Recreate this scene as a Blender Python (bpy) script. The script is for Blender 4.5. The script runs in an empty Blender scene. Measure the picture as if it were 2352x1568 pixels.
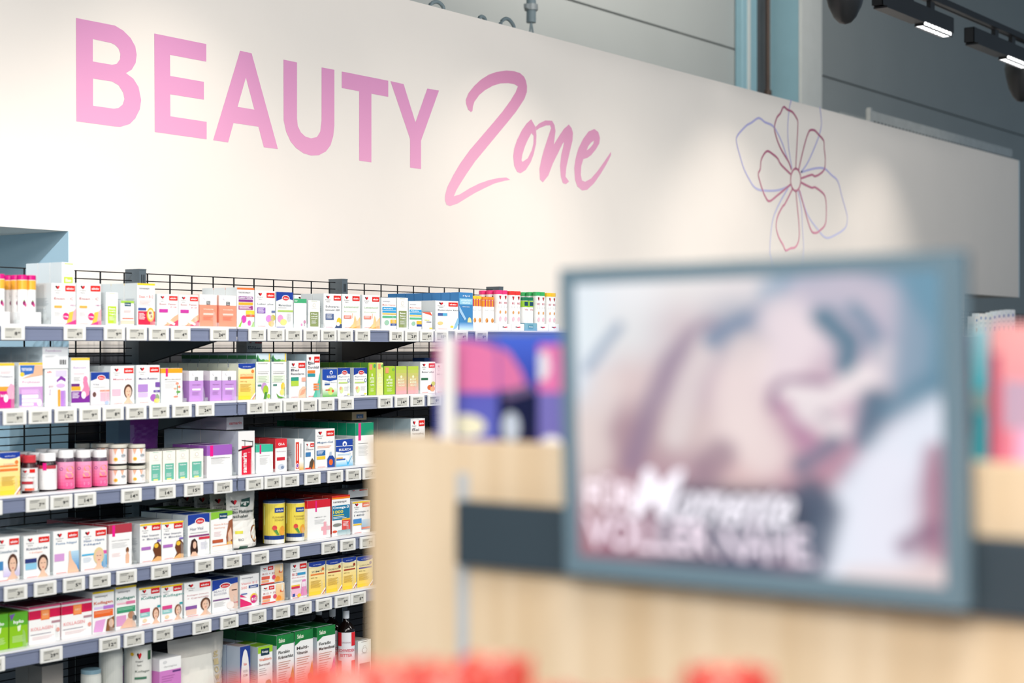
import bpy, math, random
from mathutils import Vector, Matrix
from mathutils.geometry import tessellate_polygon
random.seed(7)
S = bpy.context.scene
COL = S.collection
# ------------------------------------------------------------------ camera, world, lights
CY, CH, FPX = -3.8, 1.45, 3796.0
TH = math.radians(36.3)
co, si = math.cos(TH), math.sin(TH)
cam = bpy.data.cameras.new('camera')
cam.sensor_width = 36.0
cam.lens = 36.0 * FPX / 2352.0
cam.shift_y = 12.0 / 2352.0
cam.clip_start = 0.05
cam.dof.use_dof = True
cam.dof.focus_distance = 6.1
cam.dof.aperture_fstop = 2.9
cam.dof.aperture_blades = 0
cob = bpy.data.objects.new('camera', cam); COL.objects.link(cob)
cob.location = (0, CY, CH)
cob.rotation_euler = (math.pi/2, 0, -(math.pi/2 - TH))
S.camera = cob
vs = S.view_settings
vs.view_transform = 'Standard'; vs.look = 'None'; vs.gamma = 1; vs.use_curve_mapping = False
vs.exposure = 0.0
W = bpy.data.worlds.new('world'); S.world = W; W.use_nodes = True
W.node_tree.nodes['Background'].inputs[0].default_value = (0.60, 0.80, 1.0, 1)
W.node_tree.nodes['Background'].inputs[1].default_value = 0.42

def light(name, typ, loc, aim, power, color=(1, .95, .88), **kw):
    l = bpy.data.lights.new(name, typ); l.energy = power; l.color = color
    for k, v in kw.items(): setattr(l, k, v)
    o = bpy.data.objects.new(name, l); COL.objects.link(o); o.location = loc
    o.rotation_euler = (Vector(aim) - Vector(loc)).to_track_quat('-Z', 'Y').to_euler()
    return o
# spots of the aisle track in front of the shelves (a track out of the frame)
for i in range(7):
    X = 1.2 + i * 1.35
    light('aisle_and_fill_spot', 'SPOT', (X, -1.75, 3.45), (X + .25, .55, 1.12), 106, (1, .925, .845),
          spot_size=math.radians(62), spot_blend=1.0, shadow_soft_size=.05)
# broad ceiling panels over the aisles
for X, Y, p in ((-0.5, -4.6, 130), (3.5, -5.2, 110), (8, -4.5, 90)):
    light('ceiling_panel', 'AREA', (X, Y, 4.3), (X + 1.6, 0.3, .9), p, (1, .97, .93), shape='RECTANGLE', size=3.2, size_y=1.2)
light('aisle_and_fill_spot', 'SPOT', (-.4, -1.75, 3.45), (3.5, .8, 1.35), 210, (1, .96, .92), spot_size=math.radians(27), spot_blend=1.0, shadow_soft_size=.04)  # extra fill spot, added to lift the dim wall jamb
light('aisle_and_fill_spot', 'SPOT', (-1.9, -1.7, 3.35), (3.54, .95, 1.42), 520, (.72, .88, 1), spot_size=math.radians(15), spot_blend=.9, shadow_soft_size=.03)  # cool fill from the left, added to brighten the jamb; no track lamp
light('hall_lamp', 'AREA', (10.2, 1.5, 4.9), (10.8, 2.9, 3.4), 64, (1, .9, .8), shape='RECTANGLE', size=5, size_y=.4)
# fill panel near the camera, added to brighten the oak cabinet
light('near_fill_panel', 'AREA', (-1.2, -4.2, 2.5), (1.2, -3.5, 1.15), 64, (1, .95, .88), shape='RECTANGLE', size=1.6, size_y=.6)

# ------------------------------------------------------------------ pixel <-> place helpers (rays of the photo met with real planes)
def PX(px, Y):
    r = (px - 1176) / FPX; Yc = Y - CY
    return Yc * (co + si*r) / (si - co*r)
def DZ(px, Y):
    r = (px - 1176) / FPX
    return (Y - CY) / (si - co*r)
def PZ(px, py, Y):
    return CH + (796 - py) / FPX * DZ(px, Y)
def GY(px, X):          # on a plane X = const
    r = (px - 1176) / FPX; z = X / (co + si*r)
    return z * (si - co*r) + CY
def GZ(px, py, X):
    r = (px - 1176) / FPX; z = X / (co + si*r)
    return CH + (796 - py) / FPX * z

# ------------------------------------------------------------------ colours and materials
def lin(c): return c/12.92 if c <= .04045 else ((c+.055)/1.055)**2.4
_cc = {}
def C(h):
    if not isinstance(h, str): return h
    if h not in _cc:
        g = h
        if len(g) == 3: g = ''.join(a*2 for a in g)
        _cc[h] = tuple(lin(int(g[i:i+2], 16)/255) for i in (0, 2, 4))
    return _cc[h]
def mat(name, col=None, rough=.5, metal=0, attr=False, noise=0, nscale=20, emit=0, alpha=1, trans=0, spec=None, stretch=(1,1,1), col2=None):
    m = bpy.data.materials.new(name); m.use_nodes = True
    nt = m.node_tree; b = nt.nodes['Principled BSDF']
    b.inputs['Roughness'].default_value = rough; b.inputs['Metallic'].default_value = metal
    if spec is not None: b.inputs['Specular IOR Level'].default_value = spec
    if attr:
        a = nt.nodes.new('ShaderNodeAttribute'); a.attribute_name = 'Col'
        nt.links.new(a.outputs['Color'], b.inputs['Base Color'])
        if emit:
            nt.links.new(a.outputs['Color'], b.inputs['Emission Color'])
            b.inputs['Emission Strength'].default_value = emit
    else:
        c = C(col)
        b.inputs['Base Color'].default_value = (*c, 1)
        if noise:
            tc = nt.nodes.new('ShaderNodeTexCoord'); mp = nt.nodes.new('ShaderNodeMapping')
            mp.inputs['Scale'].default_value = stretch
            n = nt.nodes.new('ShaderNodeTexNoise'); n.inputs['Scale'].default_value = nscale; n.inputs['Detail'].default_value = 5
            r = nt.nodes.new('ShaderNodeValToRGB')
            c2 = C(col2) if col2 else tuple(x*(1-noise) for x in c)
            r.color_ramp.elements[0].color = (*c2, 1); r.color_ramp.elements[0].position = .3
            r.color_ramp.elements[1].color = (*c, 1); r.color_ramp.elements[1].position = .7
            nt.links.new(tc.outputs['Object'], mp.inputs['Vector']); nt.links.new(mp.outputs['Vector'], n.inputs['Vector'])
            nt.links.new(n.outputs['Fac'], r.inputs['Fac']); nt.links.new(r.outputs['Color'], b.inputs['Base Color'])
        if emit:
            b.inputs['Emission Color'].default_value = (*c, 1); b.inputs['Emission Strength'].default_value = emit
    if trans: b.inputs['Transmission Weight'].default_value = trans
    if alpha < 1: b.inputs['Alpha'].default_value = alpha
    return m
M = {
 'print': mat('printed_card', rough=.42, attr=True, spec=.35),
 'gloss': mat('printed_plastic', rough=.22, attr=True),
 'vinyl': mat('wall_vinyl', rough=.6, attr=True),
 'wall': mat('painted_wall', 'f2eae2', .7, noise=.02, nscale=3),
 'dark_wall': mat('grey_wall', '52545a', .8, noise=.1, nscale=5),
 'blue_wall': mat('pale_blue_wall', 'b6d2e0', .75, noise=.04, nscale=4),
 'hall': mat('hall_panel', 'a9b0b0', .6, noise=.05, nscale=1.5),
 'col_light': mat('column_paint_light', 'cdd3d2', .55, noise=.05, nscale=9),
 'col_blue': mat('column_paint_blue', '8db6c4', .5, noise=.05, nscale=6),
 'col_dark': mat('column_gap', '54585c', .6, noise=.1, nscale=6),
 'pipe': mat('brown_pipe', '4a3a30', .5, noise=.2, nscale=12),
 'floor': mat('floor_tile', 'b9bab8', .35, noise=.06, nscale=2),
 'ceil': mat('ceiling', '8d979c', .8, noise=.05, nscale=2),
 'wire': mat('black_wire', '15181c', .4, noise=.1),
 'post': mat('anthracite_steel', '5c6870', .42, metal=.2, noise=.08, nscale=8),
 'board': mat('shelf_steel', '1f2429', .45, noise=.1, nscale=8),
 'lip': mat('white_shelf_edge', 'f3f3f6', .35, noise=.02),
 'rail': mat('label_rail_plastic', '8088a2', .25, noise=.12, nscale=3, stretch=(.3, 1, 60)),
 'clear': mat('clear_acrylic', 'e8f2f2', .05, alpha=.16),
 'tagframe': mat('white_plastic', 'f4f3ef', .35, noise=.02),
 'steel': mat('galvanised_steel', 'b9bfbf', .45, metal=.25, noise=.15, nscale=15),
 'cable': mat('grey_cable', '8fa0a6', .5, noise=.1),
 'black': mat('black_fixture', '17181b', .4, noise=.15, nscale=10),
 'louvre': mat('louvre_reflector', 'ffffff', .3, emit=2.6),
 'wood': mat('light_oak_board', 'efd9bb', .5, noise=.1, nscale=3.2, stretch=(3, 9, .35), col2='dcc09b'),
 'slate': mat('slate_plastic', '34424c', .5, noise=.08, nscale=6),
 'bezel': mat('grey_blue_bezel', '6a8290', .4, noise=.05, nscale=5),
 'screen': None,
 'darkglass': mat('dark_glass', '140a07', .08, noise=.1),
 'film': mat('red_film', rough=.25, attr=True),
}
m = bpy.data.materials.new('lit_screen'); m.use_nodes = True
nt = m.node_tree; nt.nodes.remove(nt.nodes['Principled BSDF'])
a = nt.nodes.new('ShaderNodeAttribute'); a.attribute_name = 'Col'; e = nt.nodes.new('ShaderNodeEmission')
nt.links.new(a.outputs['Color'], e.inputs['Color']); nt.links.new(e.outputs['Emission'], nt.nodes['Material Output'].inputs['Surface'])
M['screen'] = m

# ------------------------------------------------------------------ mesh builder
class MB:
    def __init__(s): s.v = []; s.f = []; s.c = []
    def face(s, pts, col='fff'):
        n = len(s.v); s.v += [tuple(p) for p in pts]; s.f.append(tuple(range(n, n+len(pts)))); s.c.append(C(col))
    def grid(s, rows, col='fff', closed=False, colf=None):
        n = len(s.v); w = len(rows[0])
        for r in rows: s.v += [tuple(p) for p in r]
        for j in range(len(rows)-1):
            for i in range(w if closed else w-1):
                k = (i+1) % w
                s.f.append((n+j*w+i, n+j*w+k, n+(j+1)*w+k, n+(j+1)*w+i))
                s.c.append(C(colf(j, i)) if colf else C(col))
    def box(s, x0, x1, y0, y1, z0, z1, col='fff', **fc):
        p = lambda a, b, c: ((x0, x1)[a], (y0, y1)[b], (z0, z1)[c])
        n = len(s.v); s.v += [p(a, b, c) for c in (0, 1) for b in (0, 1) for a in (0, 1)]
        for nm, q in (('bottom', (0, 2, 3, 1)), ('top', (4, 5, 7, 6)), ('front', (0, 1, 5, 4)), ('back', (2, 6, 7, 3)), ('left', (0, 4, 6, 2)), ('right', (1, 3, 7, 5))):
            s.f.append(tuple(n+i for i in q)); s.c.append(C(fc.get(nm, col)))
    def tube(s, pts, r, n=6, col='fff', cap=True):
        pts = [Vector(p) for p in pts]; rows = []
        for i, p in enumerate(pts):
            d = (pts[min(i+1, len(pts)-1)] - pts[max(i-1, 0)]).normalized()
            u = d.cross(Vector((0, 0, 1)) if abs(d.z) < .9 else Vector((1, 0, 0))).normalized(); w = d.cross(u)
            rows.append([p + (u*math.cos(a) + w*math.sin(a))*r for a in (2*math.pi*k/n for k in range(n))])
        s.grid(rows, col, True)
        if cap: s.face(rows[0][::-1], col); s.face(rows[-1], col)
    def lathe(s, prof, n=20, col='fff', c=(0, 0)):      # prof: (r, z[, colour])
        rows = [[(c[0]+p[0]*math.cos(2*math.pi*k/n), c[1]+p[0]*math.sin(2*math.pi*k/n), p[1]) for k in range(n)] for p in prof]
        s.grid(rows, col, True, (lambda j, i: prof[j][2] if len(prof[j]) > 2 else col))
        if prof[0][0] > 1e-4: s.face(rows[0][::-1], prof[0][2] if len(prof[0]) > 2 else col)
        if prof[-1][0] > 1e-4: s.face(rows[-1], prof[-1][2] if len(prof[-1]) > 2 else col)
    def mesh(s, name, m, smooth=False):
        me = bpy.data.meshes.new(name); me.from_pydata(s.v, [], s.f)
        at = me.color_attributes.new('Col', 'FLOAT_COLOR', 'CORNER'); buf = []
        for f, c in zip(s.f, s.c): buf += [c[0], c[1], c[2], 1.0] * len(f)
        at.data.foreach_set('color', buf)
        if smooth: me.polygons.foreach_set('use_smooth', [True]*len(s.f))
        me.materials.append(M[m]); me.update(); return me
    def obj(s, name, m, parent=None, smooth=False, loc=None, bev=0, seg=2):
        o = bpy.data.objects.new(name, s.mesh(name, m, smooth)); COL.objects.link(o)
        if parent: o.parent = parent
        if loc: o.location = loc
        if bev:
            b = o.modifiers.new('bevel', 'BEVEL'); b.width = bev; b.segments = seg; b.limit_method = 'ANGLE'
        return o
def tag(o, label, cat, group=None):
    o['label'] = label; o['category'] = cat
    if group: o['group'] = group
    return o
def struct(o): o['kind'] = 'structure'; return o
def empty(name, loc, label, cat, group=None):
    o = bpy.data.objects.new(name, None); COL.objects.link(o); o.location = loc; o.empty_display_size = .02
    return tag(o, label, cat, group)
def dup(o, loc=None, label=None, group=None, parent=None):
    c = o.copy(); COL.objects.link(c)
    if parent: c.parent = parent
    if loc: c.location = loc
    if label: c['label'] = label
    if group: c['group'] = group
    for ch in list(o.children): dup(ch, parent=c)
    return c

# ------------------------------------------------------------------ print art
_tx = {}
def glyph(t, bold):
    k = (t, bold)
    if k not in _tx:
        cu = bpy.data.curves.new('t', 'FONT'); cu.body = t; cu.resolution_u = 2; cu.offset = .022 if bold else .004; cu.fill_mode = 'FRONT'
        o = bpy.data.objects.new('t', cu); COL.objects.link(o); bpy.context.view_layer.update()
        me = o.to_mesh(); vv = [tuple(v.co) for v in me.vertices]; ff = [tuple(p.vertices) for p in me.polygons]; o.to_mesh_clear()
        bpy.data.objects.remove(o); bpy.data.curves.remove(cu)
        x0 = min(v[0] for v in vv); x1 = max(v[0] for v in vv); y0 = min(v[1] for v in vv); y1 = max(v[1] for v in vv)
        _tx[k] = ([((v[0]-x0)/(x1-x0), (v[1]-y0)/(y1-y0)) for v in vv], ff)
    return _tx[k]
def paint(mb, art, fn, off0=.0004, step=.00012, sub=1):
    k = 0
    for a in art:
        k += 1; off = off0 + step*k
        if a[0] == 'r':
            _, x0, y0, x1, y1, c = a
            for i in range(sub):
                xa = x0+(x1-x0)*i/sub; xb = x0+(x1-x0)*(i+1)/sub
                mb.face([fn(xa, y0, off), fn(xb, y0, off), fn(xb, y1, off), fn(xa, y1, off)], c)
        elif a[0] == 'g':       # printed gradient, bottom colour to top colour
            _, x0, y0, x1, y1, c0, c1 = a; c0 = C(c0); c1 = C(c1); n = 8
            for j in range(n):
                cc = tuple(p+(q-p)*(j+.5)/n for p, q in zip(c0, c1)); ya = y0+(y1-y0)*j/n; yb = y0+(y1-y0)*(j+1)/n
                for i in range(sub):
                    xa = x0+(x1-x0)*i/sub; xb = x0+(x1-x0)*(i+1)/sub
                    mb.face([fn(xa, ya, off), fn(xb, ya, off), fn(xb, yb, off), fn(xa, yb, off)], cc)
        elif a[0] == 'c':
            _, cx, cy, rx, ry, c = a
            mb.face([fn(min(1, max(0, cx+rx*math.cos(t*math.pi/8))), min(1, max(0, cy+ry*math.sin(t*math.pi/8))), off) for t in range(16)], c)
        elif a[0] == 'p':
            pts = a[1]; tri = tessellate_polygon([[Vector((p[0], p[1], 0)) for p in pts]])
            for t in tri: mb.face([fn(pts[i][0], pts[i][1], off) for i in t], a[2])
        elif a[0] in 'tT':
            if not a[5].strip(): continue
            _, x, y, w, h, t, c = a; vv, ff = glyph(t, a[0] == 'T'); n = len(mb.v)
            mb.v += [tuple(fn(x+v[0]*w, y+v[1]*h, off)) for v in vv]
            for f in ff: mb.f.append(tuple(n+i for i in f)); mb.c.append(C(c))
        elif a[0] == 'v':       # lettering running upwards
            _, x, y, w, h, t, c = a; vv, ff = glyph(t, True); n = len(mb.v)
            mb.v += [tuple(fn(x+w*(1-v[1]), y+h*v[0], off)) for v in vv]
            for f in ff: mb.f.append(tuple(n+i for i in f)); mb.c.append(C(c))
        elif a[0] == 'l':       # block of small print
            _, x0, y0, x1, n, c = a
            for j in range(n):
                yy = y0 - j*.032; xe = x0+(x1-x0)*(1-.28*((j*37+int(x0*50)) % 5)/5)
                mb.face([fn(x0, yy, off), fn(xe, yy, off), fn(xe, yy+.011, off), fn(x0, yy+.011, off)], c)
def V(x, y, w, h, t, c='555'): return ('v', x, y, w, h, t, c)
def T(x, y, w, h, t, c='555'): return ('t', x, y, w, h, t, c)
def TB(x, y, w, h, t, c='555'): return ('T', x, y, w, h, t, c)
def R(x0, y0, x1, y1, c): return ('r', x0, y0, x1, y1, c)
def G(x0, y0, x1, y1, c0, c1): return ('g', x0, y0, x1, y1, c0, c1)
def E(x, y, rx, ry, c): return ('c', x, y, rx, ry, c)
def Pg(pts, c): return ('p', pts, c)
def Ln(x0, y0, x1, n, c='aaa'): return ('l', x0, y0, x1, n, c)
def heart(x=.24, y=.90, s=1.0):
    return [Pg([(x-.1*s, y+.022*s), (x-.05*s, y+.045*s), (x, y+.02*s), (x, y-.045*s), (x-.04*s, y-.025*s)], '3a0d12'),
            Pg([(x-.03*s, y+.015*s), (x+.05*s, y+.045*s), (x+.1*s, y+.02*s), (x+.06*s, y-.02*s), (x+.01*s, y-.05*s)], 'd6202c'),
            T(x-.14*s, y-.095*s, .28*s, .03*s, 'Doppel', '444'), T(x-.08*s, y-.145*s, .17*s, .03*s, 'herz', '444')]
def dh(title, tc='4a5560', *ex, tt=.60, th=.06, tw=.8, red='e2231a', top=None):
    a = heart() + [R(.56, .81, .97, .95, red), TB(.61, .85, .31, .055, 'aktiv', 'fff')]
    for i, ln in enumerate(title.split('|')): a.append(T(.1, tt - i*(th+.04), tw*min(1, .3+.1*len(ln)), th, ln, tc))
    if top: a.append(R(0, .955, 1, 1, top))
    return a + list(ex) + [R(.1, .02, .5, .03, 'e2231a')]
def face(x, y, s=1, hair='5a3a2a', bg=None, skin='edc3a8'):
    a = [E(x, y+.14*s, .17*s, .17*s, hair), E(x, y+.12*s, .115*s, .13*s, skin),
         Pg([(x-.2*s, y-.15*s), (x-.07*s, y-.06*s), (x-.05*s, y+.03*s), (x+.05*s, y+.03*s), (x+.07*s, y-.06*s), (x+.2*s, y-.15*s)], skin)]
    a += [R(x-.07*s, y+.135*s, x-.02*s, y+.145*s, '533'), R(x+.02*s, y+.135*s, x+.07*s, y+.145*s, '533'), R(x-.03*s, y+.045*s, x+.03*s, y+.06*s, 'c2504f')]
    return a
def tete(*ex, yel='f7d417'): return [R(0, .955, 1, 1, yel), T(.1, .84, .6, .06, 'tetesept', '445')] + list(ex)
def abtei(*ex): return [R(0, .84, 1, 1, '1d3f9c'), Pg([(0, .84), (.5, .86), (1, .84), (1, .78), (.5, .84), (0, .74)], '1d3f9c'), E(.56, .83, .23, .085, 'fff'), E(.56, .83, .2, .068, 'd8262c'), T(.43, .80, .26, .055, 'Abtei', 'fff')] + list(ex)
def zirk(*ex, main='ffe14a'): return [G(0, 0, 1, .86, 'ffd21f', 'fff1bd'), R(0, .93, 1, 1, '1c3fa0'), Pg([(0, .93), (0, .9), (.2, .86), (.5, .845), (.8, .86), (1, .9), (1, .93)], '1c3fa0'), T(.25, .9, .5, .03, 'zirkulin', 'dde6ff')] + list(ex) + [Ln(.1, .42, .75, 7, 'c39a2a'), Pg([(.7, 0), (.78, 0), (1, .14), (1, .2)], 'fff'), Pg([(.78, 0), (.86, 0), (1, .09), (1, .14)], 'c33a34')]
def olive(c, words):
    a = [R(.25, .965, .75, .975, c), E(.5, .82, .14, .07, 'ddd6cc'), E(.5, .82, .1, .05, 'fdfbf5'), T(.25, .7, .5, .02, 'WONDERFUL', 'bbb'), R(.14, .05, .86, .58, c)]
    for i, w in enumerate(words): a.append(TB(.24, .48-i*.085, .52, .05, w, 'fff'))
    return a + [Ln(.24, .25, .7, 4, 'eee')]
def nu(c, w): return [G(0, 0, 1, .68, c, c), R(.4, .68, .62, .8, '333b44'), TB(.43, .75, .16, .03, 'BIO', 'fff'), TB(.43, .70, .16, .03, 'NRG', 'fff'), E(.3, .9, .1, .05, 'd8d5dd'), E(.32, .9, .07, .035, 'fdfdfd'), T(.2, .52, .6, .04, w, '8a5a90' if c != 'f5977c' else 'ffe'), R(.2, .36, .8, .42, 'fbeef5' if c != 'f5977c' else 'fbd3c6'), Ln(.2, .3, .75, 4, 'b98cc4' if c != 'f5977c' else 'e98468')]
def strip(topc, *ex): return [R(.16, .66, .28, 1, 'f0148c'), Ln(.16, .6, .85, 1, '888'), Ln(.16, .54, .7, 5, 'c8c8c8')] + list(ex)
def salus(*ex): return [Pg([(0, 1), (1, 1), (.98, .985), (0, .80)], '17813c'), TB(.12, .895, .35, .06, 'Salus', 'f4f6e4')] + list(ex)

# ------------------------------------------------------------------ products
SHZ = [1.513, 1.280, 1.040, .802, .614, .27]
SHN = ['top shelf', 'second shelf', 'third shelf', 'fourth shelf', 'fifth shelf', 'bottom shelf']
ORD = ['', 'next', 'third', 'fourth', 'fifth', 'sixth', 'seventh', 'eighth', 'ninth', 'tenth']
YF = .028
ITEMS = {i: [] for i in range(6)}       # (x centre, short) for the price tags
def carton_mesh(w, d, h, base, side, top, art, bands, sideart=True):
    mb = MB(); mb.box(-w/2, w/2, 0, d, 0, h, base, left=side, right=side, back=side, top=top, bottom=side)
    fr = lambda u, v, o: (-w/2+u*w, -o, v*h)
    sl = lambda u, v, o: (-w/2-o, d-u*d, v*h)
    sr = lambda u, v, o: (w/2+o, u*d, v*h)
    for v0, v1, c in bands:
        for fn in (fr, sl, sr): paint(mb, [R(0, v0, 1, v1, c)], fn, .0002)
    paint(mb, art, fr)
    if sideart:
        sa = [Ln(.14, .62, .86, 6, 'a9b4bb'), Ln(.14, .36, .8, 4, 'b4bdc4'), R(.2, .08, .6, .16, 'c3cbd0')]
        paint(mb, sa, sl, .0007); paint(mb, sa, sr, .0007)
    # tuck flap seam and edge folds on the lid
    mb.box(-w/2+.002, w/2-.002, d*.12, d*.16, h, h+.0005, side)
    mb.box(-w/2+.0015, -w/2+.004, d*.02, d*.9, h, h+.0004, side)
    return mb
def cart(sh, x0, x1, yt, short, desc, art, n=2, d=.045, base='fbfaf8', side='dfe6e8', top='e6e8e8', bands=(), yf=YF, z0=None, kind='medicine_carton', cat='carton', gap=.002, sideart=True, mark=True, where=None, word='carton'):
    X0, X1 = PX(x0, yf), PX(x1, yf); xm = (x0+x1)/2
    z0 = SHZ[sh] if z0 is None else z0
    if sh >= 2 and 3 <= n <= 6 and d < .08: n, d = max(2, round(n*.62)), d*1.55
    elif sh < 2 and 2 < n < 7: n, d = n-1, d*1.15
    h = PZ(xm, yt, yf) - z0; w = X1 - X0 - .0012
    mb = carton_mesh(w, d, h, base, side, top, art, bands, sideart)
    o = mb.obj(kind, 'print', loc=((X0+X1)/2, yf, z0+.0005))
    tag(o, desc + ', ' + (where or SHN[sh]), cat)
    if n > 1: o['group'] = 'line of ' + short + 's'
    for j in range(1, n):
        k = dup(o, ((X0+X1)/2 + random.uniform(-.0006, .0006), yf + j*(d+gap), z0+.0005), f'{ORD[j]} {word} in line behind the {short}, {where or SHN[sh]}')
    if mark: ITEMS[sh].append(((X0+X1)/2, short))
    return (X0+X1)/2, w, h
def rounded(sh, x0, x1, yt, short, desc, prof, cap=None, body='fff', label=None, art=(), arc=(0, 2*math.pi), n=1, yf=YF, z0=None, capc='fff', kind='bottle', mat_='gloss', lift=.0005, where=None):
    """turned container: prof = [(r fraction, h fraction)], cap = (r, z0, z1), label = (z0, z1, colour)"""
    xm = (x0+x1)/2; r = (x1-x0)/2/FPX*DZ(xm, yf+.03)*.985
    z0 = SHZ[sh] if z0 is None else z0
    cy = yf + r; h = PZ(xm, yt, cy) - z0; cx = PX(xm, cy)
    root = empty(kind, (cx, cy, z0+lift), desc + ', ' + (where or SHN[sh]), kind.replace('_', ' '))
    mb = MB(); mb.lathe([(p[0]*r, p[1]*h) for p in prof], 24, body); mb.obj('body', mat_, root, True)
    if cap:
        mb = MB(); a, b0, b1 = cap; q = b1-b0
        mb.lathe([(a*r*.98, b0*h), (a*r, (b0+q*.08)*h), (a*r, (b1-q*.12)*h), (a*r*.94, b1*h)], 28, capc); mb.obj('cap', 'gloss', root)
    if label:
        mb = MB(); a0, a1, lc = label; n_ = 28
        rr = max(p[0] for p in prof)*r + .0006
        mb.grid([[(rr*math.cos(arc[0]+arc[1]*k/n_), rr*math.sin(arc[0]+arc[1]*k/n_), z*h) for k in range(n_+1)] for z in (a0, a1)], lc)
        def fn(u, v, o):
            t = -math.pi/2 - .72 + (u-.5)*2.2
            return ((rr+.0003+o)*math.cos(t), (rr+.0003+o)*math.sin(t), (a0+(a1-a0)*v)*h)
        paint(mb, art, fn, sub=8); mb.obj('label', 'gloss', root)
    if n > 1: root['group'] = 'line of ' + short + 's'
    for j in range(1, n):
        dup(root, (cx, cy + j*(2*r+.002), z0+lift), f'{ORD[j]} {kind.replace("_"," ")} in line behind the {short}, {where or SHN[sh]}')
    ITEMS[sh].append((cx, short)); return root

# ---- top shelf
def tubes(x0, x1, ytop, ytray, capc, band, short, desc, art, traycol='fbfbfb', rows=3, trayart=(), cls='left'):
    """white counter tray holding upright effervescent tubes two abreast"""
    yf = YF; X0, X1 = PX(x0, yf), PX(x1, yf); z0 = SHZ[0]; w = X1-X0; r = (w-.012)/4; xm = (x0+x1)/2
    dep = rows*2*r+.012; ht = PZ(xm, ytray, yf) - z0
    mb = MB(); t = .0015
    mb.box(0, w, 0, dep, 0, t, traycol); mb.box(0, w, 0, t, t, ht, traycol); mb.box(0, w, dep-t, dep, t, ht, traycol)
    mb.box(0, t, t, dep-t, t, ht, traycol); mb.box(w-t, w, t, dep-t, t, ht, traycol)
    paint(mb, trayart, lambda u, v, o: (u*w, -o, v*ht))
    o = mb.obj('display_tray', 'print', loc=(X0, yf, z0+.0005)); tag(o, f'open {"blue" if traycol!="fbfbfb" else "white"} card tray holding the {short}s, top shelf', 'tray')
    h = PZ(xm, ytop, yf+r) - z0 - t - .001
    def one():
        root = empty('effervescent_tube', (0, 0, 0), '', 'tube', 'tubes in the tray of ' + short + 's')
        b = MB(); b.lathe([(r*.93, 0), (r*.95, .002), (r*.95, h*.9)], 18, 'fdfcfb')
        n_ = 18; rr = r*.95+.0004
        b.grid([[(rr*math.cos(2*math.pi*k/n_), rr*math.sin(2*math.pi*k/n_), z) for k in range(n_)] for z in (h*.70, h*.89)], band, True)
        def fn(u, v, o):
            q = -math.pi/2-.3+(u-.5)*2.2; return ((rr+o)*math.cos(q), (rr+o)*math.sin(q), v*h)
        paint(b, art, fn, sub=4); b.obj('body', 'gloss', root)
        c = MB(); c.lathe([(r*.97, h*.9), (r*.99, h*.91), (r*.99, h*.99), (r*.9, h)], 18, capc); c.obj('cap', 'gloss', root)
        return root
    p = None
    for j in range(rows):
        for i in range(2):
            loc = (X0+.006+r+i*2*r, yf+.004+r+j*2*r, z0+t+.001)
            q = p = one() if p is None else p
            if j or i: q = dup(p, loc)
            q.location = loc
            q['label'] = f'{desc}, {("front","middle","back")[j]} {("left","right")[i]} in its tray'
    ITEMS[0].append(((X0+X1)/2, short))
berry = [Ln(.3, .62, .75, 4, 'bbb'), E(.5, .42, .14, .05, '8e2a63'), E(.62, .38, .1, .04, 'd3518c'), E(.5, .47, .05, .02, '58a03a')]
tubes(-22, 22, 629, 716, 'd8127e', 'fbb33a', 'pink capped tube at the far left', 'effervescent tube with magenta cap and orange band', berry)
tubes(47, 94, 632, 717, 'd8127e', 'fbb33a', 'pink capped berry tube', 'effervescent tube with magenta cap and berry picture', berry)
cart(0, 142, 171, 603, 'tall lime panel carton', 'tall white carton with lime panel rising above its neighbours', [R(.2, .97, .9, .985, 'bdda4a'), E(.5, .88, .2, .045, 'e6e0d6'), E(.5, .88, .15, .033, 'fdfcf9'), Ln(.25, .81, .7, 1, 'bbb'), R(.14, .1, .86, .77, 'bdda4a'), TB(.28, .69, .44, .05, 'Eisen', 'fff')], n=4, d=.047, yf=.13)
glass = [R(.1, .4, .42, .46, 'f0b350'), Pg([(.55, 0), (1, 0), (1, .4), (.8, .25), (.72, .1)], 'f7a9b4'), Pg([(.72, .3), (.9, .33), (.8, 0), (.6, 0)], 'f9c24a'), E(.58, .2, .13, .09, 'd92a7c'), TB(.48, .17, .2, .04, '10g', 'fff'), Pg([(.5, 0), (1, 0), (1, .12)], 'e23c86'), Ln(.08, .3, .4, 4, 'ccc'), TB(.76, .46, .2, .03, 'NEU', 'a02a80')]
cart(0, 118, 174, 651, 'left iron drink carton', 'white carton with pink drink glass and red tag, left of two', dh('Eisen - C', 'b0505a', *glass), n=1, d=.09)
cart(0, 176, 232, 651, 'right iron drink carton', 'white carton with pink drink glass and red tag, right of two', dh('Eisen - C', 'b0505a', *glass), n=1, d=.09)
cart(0, 243, 271, 672, 'lime panel carton', 'narrow white carton with lime green panel and pale emblem', olive('b9d832', ['Eisen', 'Komplex', 'Vegan']), n=4, base='fdfdf9')
cart(0, 277, 308, 691, 'green topped low carton', 'low white carton with green top and dark blue logo', [R(0, .9, 1, 1, 'a4d04a'), R(.28, .78, .76, .93, '2e5a70'), TB(.34, .82, .36, .06, 'Kneipp', 'fff'), Ln(.2, .6, .85, 4, 'c9a8a8'), R(0, .05, 1, .2, 'f7cbb5'), R(.1, .26, .95, .3, 'e6674a')], n=5, d=.03)
cart(0, 250, 276, 655, 'yellow lidded carton at the back', 'pale carton with yellow lid standing behind the lime carton', [R(0, .95, 1, 1, 'f6cf33'), Ln(.2, .8, .8, 5)], n=2, d=.06, yf=.25, mark=False)
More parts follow.
